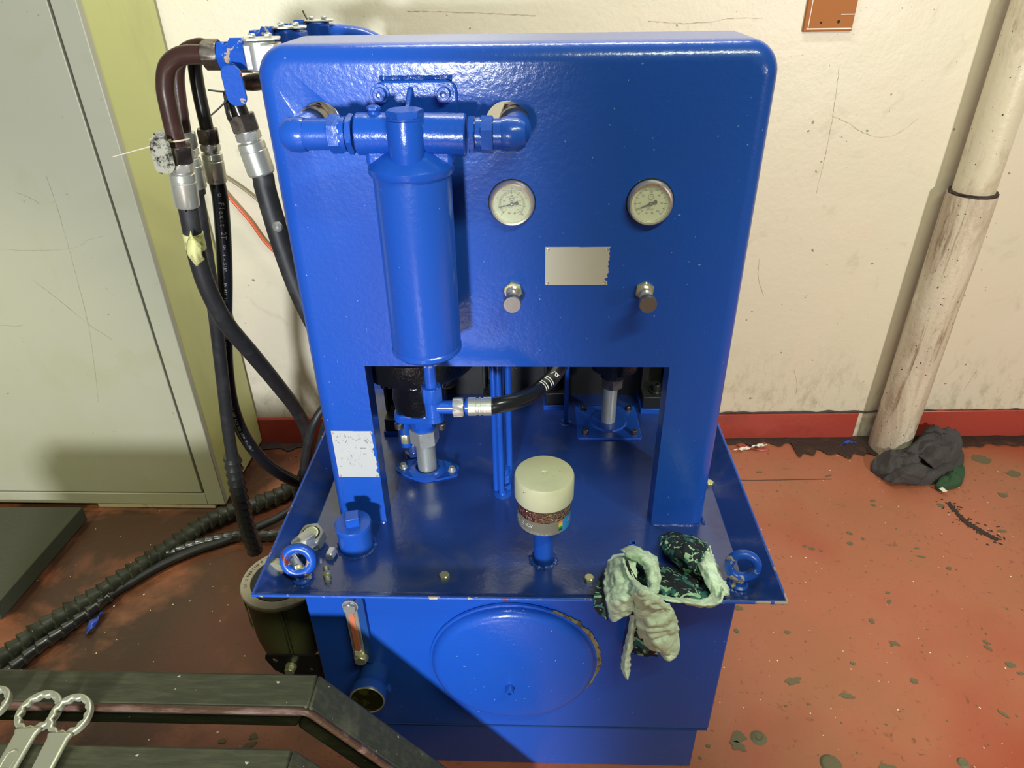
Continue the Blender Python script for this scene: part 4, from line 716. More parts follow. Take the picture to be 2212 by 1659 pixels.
tie('short white cable tie behind the leftmost pipe', (-0.6398,0.29,1.2743), (-.1, .1, 1), .0150, [(-0.6642,0.26,1.279),(-0.6788,0.26,1.2775),(-0.6961,0.26,1.2726)], 'tie')
tie('black cable tie looped below the blue lever, tail to the left', (-0.5056,0.19,1.3436), (1, .4, 0), .022, [(-0.4945,0.17,1.369),(-0.5048,0.165,1.3705),(-0.5186,0.16,1.3736)], 'black_tie')
tie('black cable tie with tail pointing down to the left', (-0.504,0.185,1.3353), (1, .6, 0), .016, [(-0.4955,0.17,1.3543),(-0.5079,0.165,1.3441),(-0.5229,0.16,1.3332)], 'black_tie')
tie('black cable tie sticking up beside the rear valve', (-0.4334,0.5,1.4512), (0, 0, 1), .008, [(-0.43,0.49,1.4552),(-0.4342,0.49,1.4635),(-0.4367,0.49,1.4709)], 'black_tie')
# cables at the wall
single('orange_cable', 'orange_cable', 'thin orange cable running down behind the hoses', 'cable', (tube, smooth_path([(-1.0098,1.0177,1.0452),(-0.9792,1.0186,1.0285),(-0.9396,1.0197,0.9892),(-0.9031,1.0207,0.9321),(-0.8602,1.0219,0.8645),(-0.8294,1.0228,0.8009),(-0.7941,1.0238,0.7541),(-0.743,1.0252,0.7061),(-0.668,1.0273,0.6073)], 8), .0050, 12))
single('brown_cable', 'brown_cable', 'thin brown cable running above the orange one', 'cable', (tube, smooth_path([(-1.0236,1.0173,1.0454),(-0.991,1.0183,1.0368),(-0.9527,1.0193,1.0227),(-0.9024,1.0207,0.9985),(-0.8544,1.0221,0.96),(-0.813,1.0232,0.9195),(-0.7451,1.0251,0.8601)], 8), .0035, 10))
# ------------------------------------------------------------------ hoses on the floor
def floor_hose(label, pts, R, pitch, w_, mat, bare, group=None, seed=0, irregular=0):
    P = smooth_path(pts, 14); t = thing('floor_hose', label, 'hose', (P[0].x, P[0].y, 0), group)
    part('rubber_hose', 'rubber', t, (tube, resample(P, .02), R - .002, 20))
    i0, i1 = int(len(P) * bare[0]), int(len(P) * bare[1]); part('spiral_guard', mat, t, (wrap, resample(P[i0:i1], .0026), R + .001, pitch, w_, 22, seed, irregular)); return t
floor_hose('thick hose in flared spiral guard lying on the floor, nearest the cabinet', [(-0.6705,0.8375,0.06),(-0.7646,0.7535,0.035),(-0.8267,0.6961,0.032),(-0.8947,0.6442,0.032),(-0.9527,0.6142,0.032),(-1.0203,0.5555,0.031),(-1.0592,0.4906,0.031),(-1.1153,0.4083,0.03),(-1.1622,0.3339,0.03),(-1.2065,0.2637,0.03),(-1.251,0.2021,0.03),(-1.2943,0.1452,0.03),(-1.3213,0.0884,0.03),(-1.3608,0.0191,0.03),(-1.4198,-0.079,0.03)], .0215, .030, .009, 'wrap_dusty', (.10, 1), irregular=.8)
floor_hose('thinner hose in tight spiral guard lying on the floor between two others', [(-0.6325,0.5559,0.04),(-0.7438,0.5243,0.025),(-0.8143,0.514,0.022),(-0.9019,0.5126,0.022),(-0.9741,0.4911,0.022),(-1.0401,0.4582,0.022),(-1.0992,0.4146,0.022),(-1.1473,0.3543,0.022),(-1.1932,0.2968,0.022),(-1.2389,0.2451,0.022),(-1.2798,0.1799,0.022),(-1.3138,0.1109,0.022),(-1.3383,0.053,0.022),(-1.3715,-0.0218,0.022)], .0150, .028, .0045, 'wrap', (.0, 1), seed=4)
floor_hose('smooth black hose lying on the floor, guard only at its left end', [(-0.6453,0.7369,0.06),(-0.7226,0.6649,0.04),(-0.7932,0.5902,0.03),(-0.8664,0.538,0.024),(-0.9375,0.4897,0.02),(-0.9981,0.4589,0.018),(-1.0732,0.4019,0.018),(-1.1277,0.3403,0.018),(-1.177,0.2766,0.018),(-1.2149,0.2003,0.018),(-1.2467,0.1437,0.018),(-1.2788,0.0928,0.018),(-1.3042,0.0359,0.018),(-1.334,-0.044,0.018)], .0150, .034, .005, 'wrap', (.62, 1), seed=9)
t = thing('return_hose', 'grey rubber hose looping up beside the left leg of the panel', 'hose', (-0.7866,0.8082,0.0))
part('rubber_hose', 'rubber', t, (tube, smooth_path([(-0.4955,0.5,0.5447),(-0.5371,0.48,0.5276),(-0.5658,0.46,0.4882),(-0.5952,0.46,0.4183),(-0.6235,0.47,0.3295),(-0.6523,0.5,0.2191)], 10), .0110, 20))
t = thing('return_hose', 'second grey rubber hose tucked closer behind the panel leg', 'hose', (-0.7493,0.9138,0.0))
part('rubber_hose', 'rubber', t, (tube, smooth_path([(-0.485,0.42,0.5674),(-0.5171,0.42,0.5235),(-0.554,0.44,0.4333),(-0.5943,0.47,0.3131)], 10), .0085, 20))
# ------------------------------------------------------------------ canister with bracket, left of the tank
kx, ky, kr, kz = -.492, -.070, .080, .462
t = thing('filter_canister', 'olive green round canister below the left side of the tray', 'canister', (kx, ky, .25))
part('body', 'olive', t, (lathe, (kx, ky, .255), (0, 0, 1), [(.040, 0), (.060, .018), (.071, .045), (.076, .085), (.076, .200), (.080, .203), (.080, .209)], 64))
part('rim_ring', 'rim', t, (lathe, (kx, ky, kz - .004), (0, 0, 1), [(.0815, 0), (.082, .006), (.080, .009), (.062, .009), (.061, .005), (.0001, .005)], 72), label='beige stamped rim')
part('inner_disc', 'dark_rubber_disc', t, (lathe, (kx, ky, kz + .0012), (0, 0, 1), [(.0605, 0), (.0600, .004), (.03, .004), (.0001, .005)], 48))
bm = bmesh.new()
s_ = 'U1 U MARTIN P 2 205 NA A NITRILE SEAL M'
for i, ch in enumerate(s_):
    a = radians(200) - i * .085
    if ch != ' ': put_text(bm, ch, .0095, (kx + .0705 * cos(a), ky + .0705 * sin(a), kz + .0054), (sin(a), -cos(a), 0), (cos(a), sin(a), 0))
obj('lettering', bm, 'gap', t, smooth=False)
part('seam', 'olive', t, (bbox, (kx + .020, ky - .0785, .27), (kx + .0225, ky - .073, .455)), (bbox, (kx + .026, ky - .0775, .27), (kx + .0275, ky - .071, .455)))
part('wire_clip', 'yellow_zinc', t, (tube, smooth_path([V((kx + .0795 * cos(a), ky + .0795 * sin(a), z)) for a, z in [(radians(196), .455), (radians(200), .42), (radians(208), .385), (radians(216), .372), (radians(222), .378), (radians(221), .40), (radians(212), .43), (radians(207), .455)]], 6), .0013, 8))
BY = -.165
bk = part('canister_bracket', 'black_plate', U, (holed, [[(-.515, .352), (-.42, .352), (-.4016, .352), (-.4016, .262), (-.462, .262), (-.480, .285), (-.505, .305), (-.518, .340)], circ(-.499, .335, .006, 16), circ(-.455, .281, .006, 16), circ(-.428, .307, .005, 16)], (0, BY, 0), (1, 0, 0), (0, 0, 1), .004), label='black drilled bracket plate at the left of the tank')
bolt(bk, (-.468, BY - .004, .318), (0, -1, 0), .018, .016, 'yellow_zinc')
# ================================================================== TRESTLE IN FRONT WITH SPANNERS
def frame_bar(name, label, y0, y1, x_end, z1, foot_x, group):
    th = .052; t = thing('trestle', label, 'trestle', (x_end - .4, (y0 + y1) / 2, 0), group)
    # top rail: flat top, rounded lower-front edge; slanting leg and foot in the same vertical plane
    part('top_rail', 'wood', t, (prism, [(-1.25, z1), (x_end, z1), (x_end - .028, z1 - th), (-1.25, z1 - th)], (0, y1, 0), (1, 0, 0), (0, 0, 1), (y1 - y0)), bev=.005)
    k = V((foot_x - x_end, 0, .045 - z1)).normalized(); pr = V((-k.z, 0, k.x)) * -1
    if pr.x > 0: pr = -pr
    q0, q1 = V((x_end, 0, z1)), V((foot_x, 0, .045)); 
    part('slanting_leg', 'wood', t, (prism, [(q0.x, q0.z), (q1.x, q1.z), (q1.x - .066, q1.z), (q0.x - .028, q0.z - th)], (0, y1, 0), (1, 0, 0), (0, 0, 1), (y1 - y0)), bev=.005)
    part('foot', 'wood', t, (bbox, (-1.25, y0, 0), (foot_x + .02, y1, .045)), bev=.004)
    part('worn_edge', 'wood_edge', t, (tube, [V((-1.25, y0 - .001, z1 - .006)), V((x_end - .01, y0 - .001, z1 - .006)), V((x_end + .002, y0 - .001, z1 - .012)), V((foot_x - .02, y0 - .001, .060))], .0065, 10), label='worn varnished front edge')
    if group: part('shade_board', 'wood', t, (prism, [(-1.25, .04), (-1.25, z1 - .02), (x_end - .02, z1 - .02), (foot_x - .03, .04)], (0, y1 - .022, 0), (1, 0, 0), (0, 0, 1), .016), label='unseen board added below the rail to shade the tank'); del t['group']  # hidden board added to keep the work light off the lower tank
    return t
frame_bar('', 'dark olive wooden trestle with slanting leg, nearest the tank', -.402, -.338, -.331, .530, .030, 0)
frame_bar('', 'matching wooden trestle in front, cut by the lower edge of the picture', -.545, -.468, -.335, .530, .030, 'x')
def spanner(label, head, tail, R, tilt, seed, text=None):
    head, tail = V(head), V(tail); L = (tail - head).length; d = (tail - head).normalized(); t = thing('ring_spanner', label, 'spanner', head)
    n = V((0, 0, 1)); n = (n - d * n.dot(d)).normalized(); s = n.cross(d)
    o_ = [(R * cos(a), R * sin(a)) for a in [2 * pi * k / 60 for k in range(60)]]
    i_ = [((R * (.80 if k % 2 else .67)) * cos(2 * pi * k / 24), (R * (.80 if k % 2 else .67)) * sin(2 * pi * k / 24)) for k in range(24)]
    hn = (n + d * tilt).normalized(); hs = s; hd = hs.cross(hn).normalized()
    bm = bmesh.new(); holed(bm, [o_, i_], head + hn * .005, hd, hs, -.0125 if hd.cross(hs).dot(hn) > 0 else .0125); obj('ring_head', bm, 'spanner', t, bev=.0022)
    w0, w1 = R * .50, R * .43
    pr = [(R * .86, w0 * 1.25), (R * 1.15, w0), (L, w1), (L, -w1), (R * 1.15, -w0), (R * .86, -w0 * 1.25)]
    part('handle', 'spanner', t, (prism, pr, head + n * .004, d, s, -.009 if d.cross(s).dot(n) > 0 else .009), bev=.003)
    m0 = L * .60; up = n * .0041
    if text:
        part('panel_recess', 'spanner', t, (tube, [head + up + d * (m0 + x) + s * y for x, y in [(-.028, 0), (-.025, .006), (-.020, .0075), (.028, .0068), (.033, .0045), (.035, 0), (.033, -.0045), (.028, -.0068), (-.020, -.0075), (-.025, -.006), (-.028, 0)]], .0007, 6))
        bm = bmesh.new(); put_text(bm, text, .012, head + n * .0046 + d * (m0 + .004), -d, -s if (-d).cross(-s).dot(n) > 0 else s); obj('size_mark', bm, 'grubby', t, smooth=False)
    return t
spanner('larger ring spanner with jagged ring, left of the matching pair', (-0.7498,-0.4295,0.55), (-0.7395,-0.5838,0.548), .0335, .10, 1, '41')
spanner('ring spanner overlapping the larger one, right of the pair', (-0.6845,-0.445,0.566), (-0.6829,-0.5835,0.55), .0320, .12, 2)
spanner('ring spanner at the left edge, only the rim of its ring in view', (-0.8367,-0.4185,0.55), (-0.891,-0.5222,0.548), .030, .05, 3)
# ================================================================== LOOSE THINGS IN THE TRAY
f0 = V((-0.4079,-0.0694,0.6))
t = thing('pipe_fitting', 'zinc elbow fitting with two large union nuts lying behind the left lifting eye', 'pipe fitting', (f0.x, f0.y, ZT))
part('large_nut', 'zinc', t, (hexn, f0 + V((0, .004, -.030)), f0 + V((0, -.004, -.004)), .044, .2), (cyl, f0 + V((0, .002, -.041)), f0 + V((0, 0, -.028)), .019)); part('end_disc', 'dial', t, (cyl, f0 + V((0, -.004, -.006)), f0 + V((0, -.005, -.0015)), .0150)); part('nut_bore', 'ink', t, (torus, f0 + V((0, -.005, -.0028)), (0, -.15, 1), .0165, .0016, 32, 6))
m0 = V((-0.4128,-0.0851,0.588)); ax = V((-.35, -1, .25)).normalized()
part('second_nut', 'zinc', t, (hexn, m0 + V((-.002, -.006, .002)) - ax * .012, m0 + V((-.002, -.006, .002)) + ax * .018, .037, .3), (cyl, m0 - ax * .012, m0 + ax * .040, .0135))
part('elbow_body', 'zinc', t, (tube, smooth_path([m0 + ax * .040, m0 + ax * .055 + V((0, 0, -.004)), m0 + ax * .062 + V((.012, -.004, -.012)), m0 + ax * .066 + V((.026, -.012, -.018))], 6), .0115, 20), label='zinc bend')
part('elbow_collar', 'yellow_zinc', t, (hexn, m0 + ax * .066 + V((-.012, -.006, -.012)), m0 + ax * .076 + V((-.012, -.010, -.013)), .030, .1)); part('threaded_end', 'yellow_zinc', t, (lathe, m0 + ax * .068 + V((.026, -.012, -.016)), (.45, -.9, -.05), [(.012, 0), (.013, .002), (.011, .004), (.013, .006), (.011, .008), (.013, .010), (.0001, .011)], 24))
c = V((-0.3608,-0.1504,0.5665)); ax = V((.35, -.93, .02)).normalized()
single('hose_nipple', 'yellow_zinc', 'small yellowish threaded nipple lying beside the zinc elbow', 'pipe fitting', (hexn, c - ax * .004, c + ax * .007, .0145), (lathe, c - ax * .018, ax, [(.0052, 0), (.0058, .002), (.0046, .010), (.006, .014)], 20), (lathe, c + ax * .007, ax, [(.0045, 0), (.0058, .002), (.0058, .012), (.0045, .014), (.0001, .014)], 20))
c = V((-0.3643,-0.1002,0.569))
single('loose_nut', 'zinc', 'small bright square-shouldered nut lying against the filler neck', 'nut', (hexn, c + V((-.002, -.010, 0)), c + V((.001, .010, 0)), .0175, .5))
# ------------------------------------------------------------------ floral rag draped over the tray lip
R_ = thing('floral_rag', 'dirty floral cotton rag with pale reverse draped over the front lip of the tray', 'rag', (0.2564,-0.1778,0.559))
def fold(name, mat, rows, amp=.003, fs=38, seed=1, sub=9, **k):
    bm = bmesh.new(); cloth(bm, rows, sub, amp, fs, seed); return sheet(obj(name, bm, mat, R_, sharp=80, **k))
# printed strip lying on the tray (right half)
fold('printed_fold', 'cloth_print', [[(0.2859,-0.0262,0.562),(0.3067,-0.0396,0.58),(0.3459,-0.0494,0.58),(0.3732,-0.0509,0.562)],[(0.2712,-0.0813,0.59),(0.2904,-0.1012,0.612),(0.3258,-0.1051,0.614),(0.367,-0.092,0.585)],[(0.2721,-0.1018,0.586),(0.2895,-0.1311,0.606),(0.3187,-0.1432,0.614),(0.3552,-0.1283,0.59)],[(0.2887,-0.1079,0.568),(0.3047,-0.14,0.594),(0.3213,-0.1634,0.602),(0.3475,-0.1586,0.588)],[(0.3027,-0.1128,0.561),(0.3154,-0.1418,0.572),(0.3304,-0.1649,0.58),(0.3492,-0.1682,0.572)]], .0040, 34, 2, label='upper fold showing the dark floral print')
fold('printed_fold', 'cloth_print', [[(0.2542,-0.1016,0.561),(0.2829,-0.1136,0.564),(0.3155,-0.1272,0.564),(0.3552,-0.1467,0.561)],[(0.2495,-0.1524,0.582),(0.276,-0.1618,0.59),(0.3081,-0.1701,0.59),(0.349,-0.1754,0.575)],[(0.2456,-0.1943,0.596),(0.2735,-0.199,0.604),(0.305,-0.2048,0.604),(0.3426,-0.2042,0.59)],[(0.2465,-0.2191,0.6),(0.2733,-0.2281,0.606),(0.3077,-0.2316,0.606),(0.3409,-0.2301,0.598)]], .0045, 40, 5, label='lower fold showing the dark floral print')
fold('pale_fold', 'cloth', [[(0.3446,-0.1115,0.592),(0.3521,-0.1122,0.6),(0.3629,-0.0926,0.588),(0.3757,-0.0626,0.566)],[(0.3296,-0.1539,0.604),(0.3409,-0.1562,0.616),(0.3603,-0.138,0.6),(0.3792,-0.1044,0.566)],[(0.3298,-0.1847,0.606),(0.3418,-0.189,0.62),(0.3616,-0.1757,0.604),(0.383,-0.1418,0.566)],[(0.3351,-0.2146,0.606),(0.3453,-0.219,0.618),(0.3641,-0.208,0.604),(0.3856,-0.19,0.575)],[(0.3322,-0.232,0.6),(0.3437,-0.2386,0.61),(0.3571,-0.2248,0.604),(0.3807,-0.2009,0.58)]], .0040, 46, 8, label='pale yellowish fold at the right end')
fold('pale_fold', 'cloth', [[(0.2421,-0.2186,0.604),(0.2603,-0.2281,0.608),(0.2916,-0.2316,0.608),(0.3184,-0.235,0.61),(0.3463,-0.2185,0.606),(0.3607,-0.1956,0.602)],[(0.2434,-0.246,0.6232),(0.2636,-0.25,0.6191),(0.2946,-0.252,0.6174),(0.322,-0.256,0.6157),(0.346,-0.25,0.6207),(0.3528,-0.235,0.629)],[(0.2575,-0.236,0.6076),(0.2824,-0.24,0.6058),(0.3031,-0.242,0.6016),(0.3296,-0.246,0.5975),(0.3508,-0.24,0.6026),(0.3564,-0.225,0.6088)]], .0022, 40, 11, label='pale rolled hem along the tray lip')
# left half: pale bulge, loop and hanging tails
fold('pale_fold', 'cloth', [[(0.1652,-0.1137,0.562),(0.1772,-0.0957,0.566),(0.196,-0.085,0.568),(0.219,-0.0727,0.566)],[(0.157,-0.1695,0.596),(0.1706,-0.1726,0.616),(0.1909,-0.1646,0.622),(0.2174,-0.1452,0.612)],[(0.1517,-0.2072,0.606),(0.1672,-0.2187,0.628),(0.1876,-0.2174,0.636),(0.2124,-0.1931,0.622)],[(0.149,-0.25,0.6213),(0.1633,-0.268,0.6419),(0.1806,-0.272,0.6512),(0.2001,-0.262,0.6514)],[(0.1558,-0.248,0.5868),(0.1692,-0.264,0.6035),(0.1851,-0.268,0.6154),(0.2001,-0.258,0.6178)],[(0.1608,-0.243,0.5644),(0.1692,-0.254,0.5682),(0.1834,-0.26,0.5851),(0.2015,-0.252,0.5878)]], .0042, 34, 13, label='pale bulging fold at the left')
fold('printed_fold', 'cloth_print', [[(0.1588,-0.1519,0.575),(0.1553,-0.148,0.566)],[(0.1565,-0.1986,0.592),(0.1429,-0.1872,0.584)],[(0.1513,-0.246,0.6145),(0.1324,-0.244,0.6164)],[(0.1562,-0.245,0.5856),(0.137,-0.243,0.5876)],[(0.162,-0.242,0.5585),(0.1513,-0.24,0.5654)]], .0015, 40, 15, label='printed border peeping out at the left')
fold('hem_stitching', 'ink', [[(0.1556,-0.1762,0.596),(0.1535,-0.1747,0.592)],[(0.1515,-0.2172,0.61),(0.1488,-0.2136,0.606)],[(0.1508,-0.256,0.6213),(0.148,-0.254,0.619)],[(0.1565,-0.254,0.5938),(0.1544,-0.252,0.5914)],[(0.16,-0.25,0.568),(0.1577,-0.248,0.5679)]], .0006, 60, 2, label='dark stitched hem')
fold('pale_loop', 'cloth', [[(0.1925,-0.1148,0.6),(0.1963,-0.1462,0.622),(0.2072,-0.1454,0.612)],[(0.2151,-0.1108,0.606),(0.2134,-0.1513,0.632),(0.2156,-0.1557,0.618)],[(0.2378,-0.1225,0.606),(0.2265,-0.1645,0.634),(0.2213,-0.1621,0.62)],[(0.2557,-0.141,0.606),(0.2389,-0.1822,0.634),(0.2307,-0.1802,0.618)],[(0.2544,-0.1728,0.606),(0.238,-0.2024,0.63),(0.2295,-0.1918,0.614)],[(0.2539,-0.1993,0.604),(0.2356,-0.222,0.626),(0.2309,-0.2071,0.612)],[(0.2386,-0.25,0.6344),(0.2264,-0.262,0.6475),(0.22,-0.255,0.644)]], .0030, 44, 17, label='pale loop standing up on the tray')
fold('dark_hollow', 'cloth_print', [[(0.2103,-0.1211,0.585),(0.2245,-0.1185,0.585),(0.2394,-0.137,0.585)],[(0.2065,-0.1648,0.592),(0.2254,-0.1626,0.59),(0.2411,-0.1713,0.59)],[(0.2129,-0.2028,0.6),(0.2274,-0.2047,0.6),(0.2412,-0.2108,0.6)]], .003, 40, 19, label='printed inside of the loop')
fold('hem_stitching', 'ink', [[(0.1928,-0.1721,0.632),(0.198,-0.1698,0.632)],[(0.1935,-0.1939,0.634),(0.201,-0.1878,0.63)],[(0.1978,-0.2132,0.634),(0.2071,-0.205,0.63)],[(0.2062,-0.2238,0.632),(0.2139,-0.2158,0.628)]], .0008, 60, 4, label='dark overlock stitching')
fold('pale_strand', 'cloth', [[(0.1839,-0.1635,0.63),(0.189,-0.171,0.64),(0.1947,-0.1698,0.632)],[(0.1839,-0.1944,0.632),(0.1898,-0.2055,0.646),(0.1989,-0.2022,0.636)],[(0.187,-0.2239,0.634),(0.1959,-0.2324,0.65),(0.2106,-0.223,0.638)],[(0.1883,-0.268,0.6557),(0.2013,-0.282,0.6801),(0.2232,-0.272,0.6674)],[(0.1961,-0.268,0.6337),(0.2135,-0.284,0.6567),(0.244,-0.27,0.6436)],[(0.2065,-0.262,0.6088),(0.2275,-0.278,0.6279),(0.261,-0.262,0.61)]], .0036, 40, 21, label='pale strand twisting forwards')
fold('hanging_tail', 'cloth', [[(0.1996,-0.256,0.6268),(0.2165,-0.272,0.6409),(0.2388,-0.268,0.6368),(0.2627,-0.25,0.6122)],[(0.1998,-0.25,0.5924),(0.2217,-0.268,0.6047),(0.2489,-0.264,0.6029),(0.2784,-0.246,0.5753)],[(0.2078,-0.246,0.5571),(0.2282,-0.266,0.5698),(0.2596,-0.26,0.5656),(0.289,-0.24,0.5322)],[(0.2166,-0.24,0.5181),(0.2396,-0.258,0.5264),(0.2669,-0.252,0.5219),(0.2953,-0.234,0.4847)],[(0.2404,-0.236,0.4783),(0.256,-0.25,0.4865),(0.2753,-0.246,0.4818),(0.2957,-0.232,0.4537)],[(0.272,-0.234,0.4505),(0.2795,-0.24,0.4507),(0.2865,-0.24,0.4483),(0.2952,-0.232,0.4431)]], .0040, 30, 23, label='broad pale tail hanging in front of the tank')
fold('hanging_tail', 'cloth', [[(0.1986,-0.236,0.5665),(0.2048,-0.246,0.5761),(0.2135,-0.236,0.5621)],[(0.199,-0.23,0.5253),(0.205,-0.242,0.5376),(0.2143,-0.23,0.5207)],[(0.1979,-0.224,0.4799),(0.2038,-0.238,0.4927),(0.2137,-0.224,0.4726)],[(0.195,-0.218,0.4328),(0.2008,-0.234,0.4486),(0.2131,-0.218,0.4225)],[(0.1966,-0.214,0.3894),(0.2025,-0.23,0.4058),(0.2164,-0.214,0.3844)],[(0.2072,-0.216,0.3616),(0.2112,-0.224,0.3673),(0.2161,-0.216,0.3619)]], .0024, 40, 25, label='narrow pale tail, lowest end of the rag')
fold('printed_tail', 'cloth_print', [[(0.208,-0.215,0.5395),(0.2318,-0.222,0.541),(0.2622,-0.215,0.5284)],[(0.2133,-0.208,0.4809),(0.2376,-0.216,0.4837),(0.269,-0.208,0.4692)],[(0.2174,-0.2,0.4152),(0.2403,-0.21,0.4208),(0.2677,-0.2,0.4056)]], .0030, 36, 27, label='printed tail hanging behind the pale ones')
# ------------------------------------------------------------------ dark rag by the standpipe
def blob(name, mat, par, outline, hts, H, seed, fs, amp, **k):
    P = [V(p) for p in outline]; c = sum(P, V()) / len(P); L = smooth_path(P + [P[0]], 6)[:-1]; n = len(L); bm = bmesh.new(); rings = []
    for i in range(31):
        q = i / 30; rr = math.sin(q * pi / 2) ** .75; row = []
        for p in L:
            b = c + (p - c) * rr; z = H * (1 - q ** 3.0) ** .6; b2 = V((b.x, b.y, 0)) + V((seed * 3, 0, 0)); w1 = noise.noise_vector(b2 * fs * .45) * 1.1; w_ = b2 * fs + w1
            h = (1 - abs(noise.noise(w_)) * 2.6) * amp + .45 * amp * (1 - abs(noise.noise(w_ * 2.1 + V((3, 1, 2)))) * 2.6); z2 = max(.0015, z + h * (.35 + .65 * (1 - q)) + noise.noise(b2 * 9) * H * .55 * (1 - q))
            row.append(V((b.x, b.y, z2)) + V((w1.x, w1.y, 0)) * .006)
        rings.append(row)
    loft(bm, rings[::-1], caps=False); bmesh.ops.contextual_create(bm, geom=[v for v in bm.verts[:] if False]); return obj(name, bm, mat, par, sharp=80, **k)
t = thing('dark_rag', 'crumpled charcoal cloth heaped on the floor beside the standpipe foot', 'rag', (1.3846,0.9406,0.0))
blob('cloth_heap', 'cloth_grey', t, [(1.2103,0.891,0.0),(1.2284,0.928,0.0),(1.2688,0.9553,0.0),(1.3228,0.9669,0.0),(1.3817,0.9813,0.0),(1.4876,1.0385,0.0),(1.5515,1.0393,0.0),(1.5596,0.9698,0.0),(1.536,0.9109,-0.0),(1.4889,0.8741,0.0),(1.4367,0.8482,0.0),(1.3831,0.8177,0.0),(1.3262,0.812,0.0),(1.2658,0.8161,-0.0),(1.2276,0.8554,0.0)], 0, .042, 3, 13, .024)
blob('cloth_heap', 'cloth_grey', t, [(1.3159,0.9133,0.0),(1.3558,0.9673,0.0),(1.4146,1.0178,0.0),(1.4833,1.047,0.0),(1.5465,1.0392,0.0),(1.553,0.9697,-0.0),(1.4966,0.8896,0.0),(1.4203,0.8631,-0.0),(1.3526,0.8877,0.0)], 0, .085, 6, 13, .030)
CR = [([[(1.2728,0.8876,0.03),(1.3014,0.9079,0.045),(1.3415,0.9286,0.06)],[(1.2698,0.8353,0.045),(1.2994,0.8546,0.07),(1.3411,0.8874,0.085)],[(1.299,0.8182,0.035),(1.3287,0.841,0.065),(1.3654,0.876,0.08)]],1),([[(1.2208,0.8294,0.015),(1.2589,0.849,0.05),(1.2988,0.8752,0.06)],[(1.2491,0.793,0.025),(1.2777,0.799,0.07),(1.3259,0.8305,0.085)],[(1.3333,0.8001,0.01),(1.3449,0.8002,0.05),(1.3726,0.8328,0.06)]],2),([[(1.3482,0.8758,0.08),(1.3987,0.9294,0.1),(1.4548,0.9575,0.09)],[(1.3567,0.8309,0.085),(1.4059,0.8562,0.115),(1.4752,0.9088,0.09)],[(1.3936,0.8381,0.05),(1.4403,0.8512,0.07),(1.5103,0.9038,0.04)]],3)]
for rows, sd in CR:
    bm = bmesh.new(); cloth(bm, rows, 9, .006, 20, sd); sheet(obj('cloth_fold', bm, 'cloth_grey', t, sharp=80), .002)
blob('green_lining', 'cloth_green', t, [(1.3862,0.7983,0.0),(1.4113,0.8279,0.0),(1.46,0.8636,0.0),(1.5103,0.9105,0.0),(1.5339,0.9004,0.0),(1.5108,0.8492,0.0),(1.4749,0.8092,0.0),(1.4311,0.7892,0.0),(1.3955,0.7792,0.0)], 0, .022, 8, 26, .010, label='dark green end of the cloth')
part('care_label', 'white_litter', t, (box, (1.3938,0.7673,0.022), (.016, .020, .002), Matrix.Rotation(.3, 3, 'Z')), label='tiny white label')
# ------------------------------------------------------------------ litter on the floor
def ribbon(name, mat, label, pts, w_, seed, cat='litter', tw=1.5, h=.004):
    P = smooth_path(pts, 8); bm = bmesh.new(); a, b = [], []
    for i, p in enumerate(P):
        t_ = (P[min(i + 1, len(P) - 1)] - P[max(i - 1, 0)]).normalized(); s_ = t_.cross(V((0, 0, 1))).normalized(); an = tw * math.sin(i * .35 + seed); e = s_ * cos(an) + V((0, 0, 1)) * sin(an)
        ww = w_ * (.5 + .5 * math.sin(pi * min(1, (i + 2) / (len(P) + 3)))); a.append(bm.verts.new(p + e * ww + V((0, 0, w_ * .8)))); b.append(bm.verts.new(p - e * ww + V((0, 0, w_ * .8))))
    for i in range(len(P) - 1): bm.faces.new((a[i], a[i + 1], b[i + 1], b[i]))
    o = obj(name, bm, mat, None); o['label'] = label; o['category'] = cat; c = P[len(P) // 2]; o.data.transform(Matrix.Translation(-V((c.x, c.y, 0)))); o.location = (c.x, c.y, 0); return sheet(o, .001)
ribbon('tape_scrap', 'white_litter', 'white twisted plastic scrap on the floor by the skirting', [(0.7563,0.9962,0.004),(0.782,0.9994,0.006),(0.8143,1.0123,0.003),(0.8445,1.02,0.006),(0.8669,1.0233,0.008),(0.8878,1.0289,0.004)], .007, .4)
ribbon('tape_scrap', 'red_litter', 'thin red plastic scrap lying under the white one', [(0.7781,1.0361,0.002),(0.7956,1.0248,0.002),(0.8232,1.0138,0.002),(0.8548,1.0056,0.002),(0.8901,1.0061,0.002)], .005, 1.3, tw=.6)
ribbon('tape_scrap', 'blue_litter', 'small blue plastic scrap left of the standpipe', [(1.1566,1.0348,0.002),(1.1774,1.0467,0.004),(1.2018,1.057,0.003),(1.2253,1.0471,0.002)], .006, .2, tw=.8)
ribbon('tape_scrap', 'blue_litter', 'dark blue plastic sliver on the floor below the hoses', [(-1.1814,0.1466,0.001),(-1.1793,0.1695,0.003),(-1.1778,0.192,0.006),(-1.1749,0.2193,0.004)], .010, .8, tw=.7)
single('floor_stud', 'chip', 'low round stud worn through the floor paint, near the tank corner', 'stud', (lathe, (0.5533,-0.1053,0.0), (0, 0, 1), [(.019, 0), (.013, .002), (.009, .003), (.007, .002), (.006, .004), (.0001, .0045)], 28))
single('floor_stud', 'chip', 'larger round painted stud at the lower edge of the picture', 'stud', (lathe, (0.6985,-0.1654,0.0), (0, 0, 1), [(.024, 0), (.020, .004), (.017, .005), (.0001, .004)], 28))
single('floor_stud', 'chip', 'small round stud in the floor at the bottom right', 'stud', (lathe, (0.9943,-0.1547,0.0), (0, 0, 1), [(.013, 0), (.009, .003), (.005, .002), (.0001, .003)], 28))
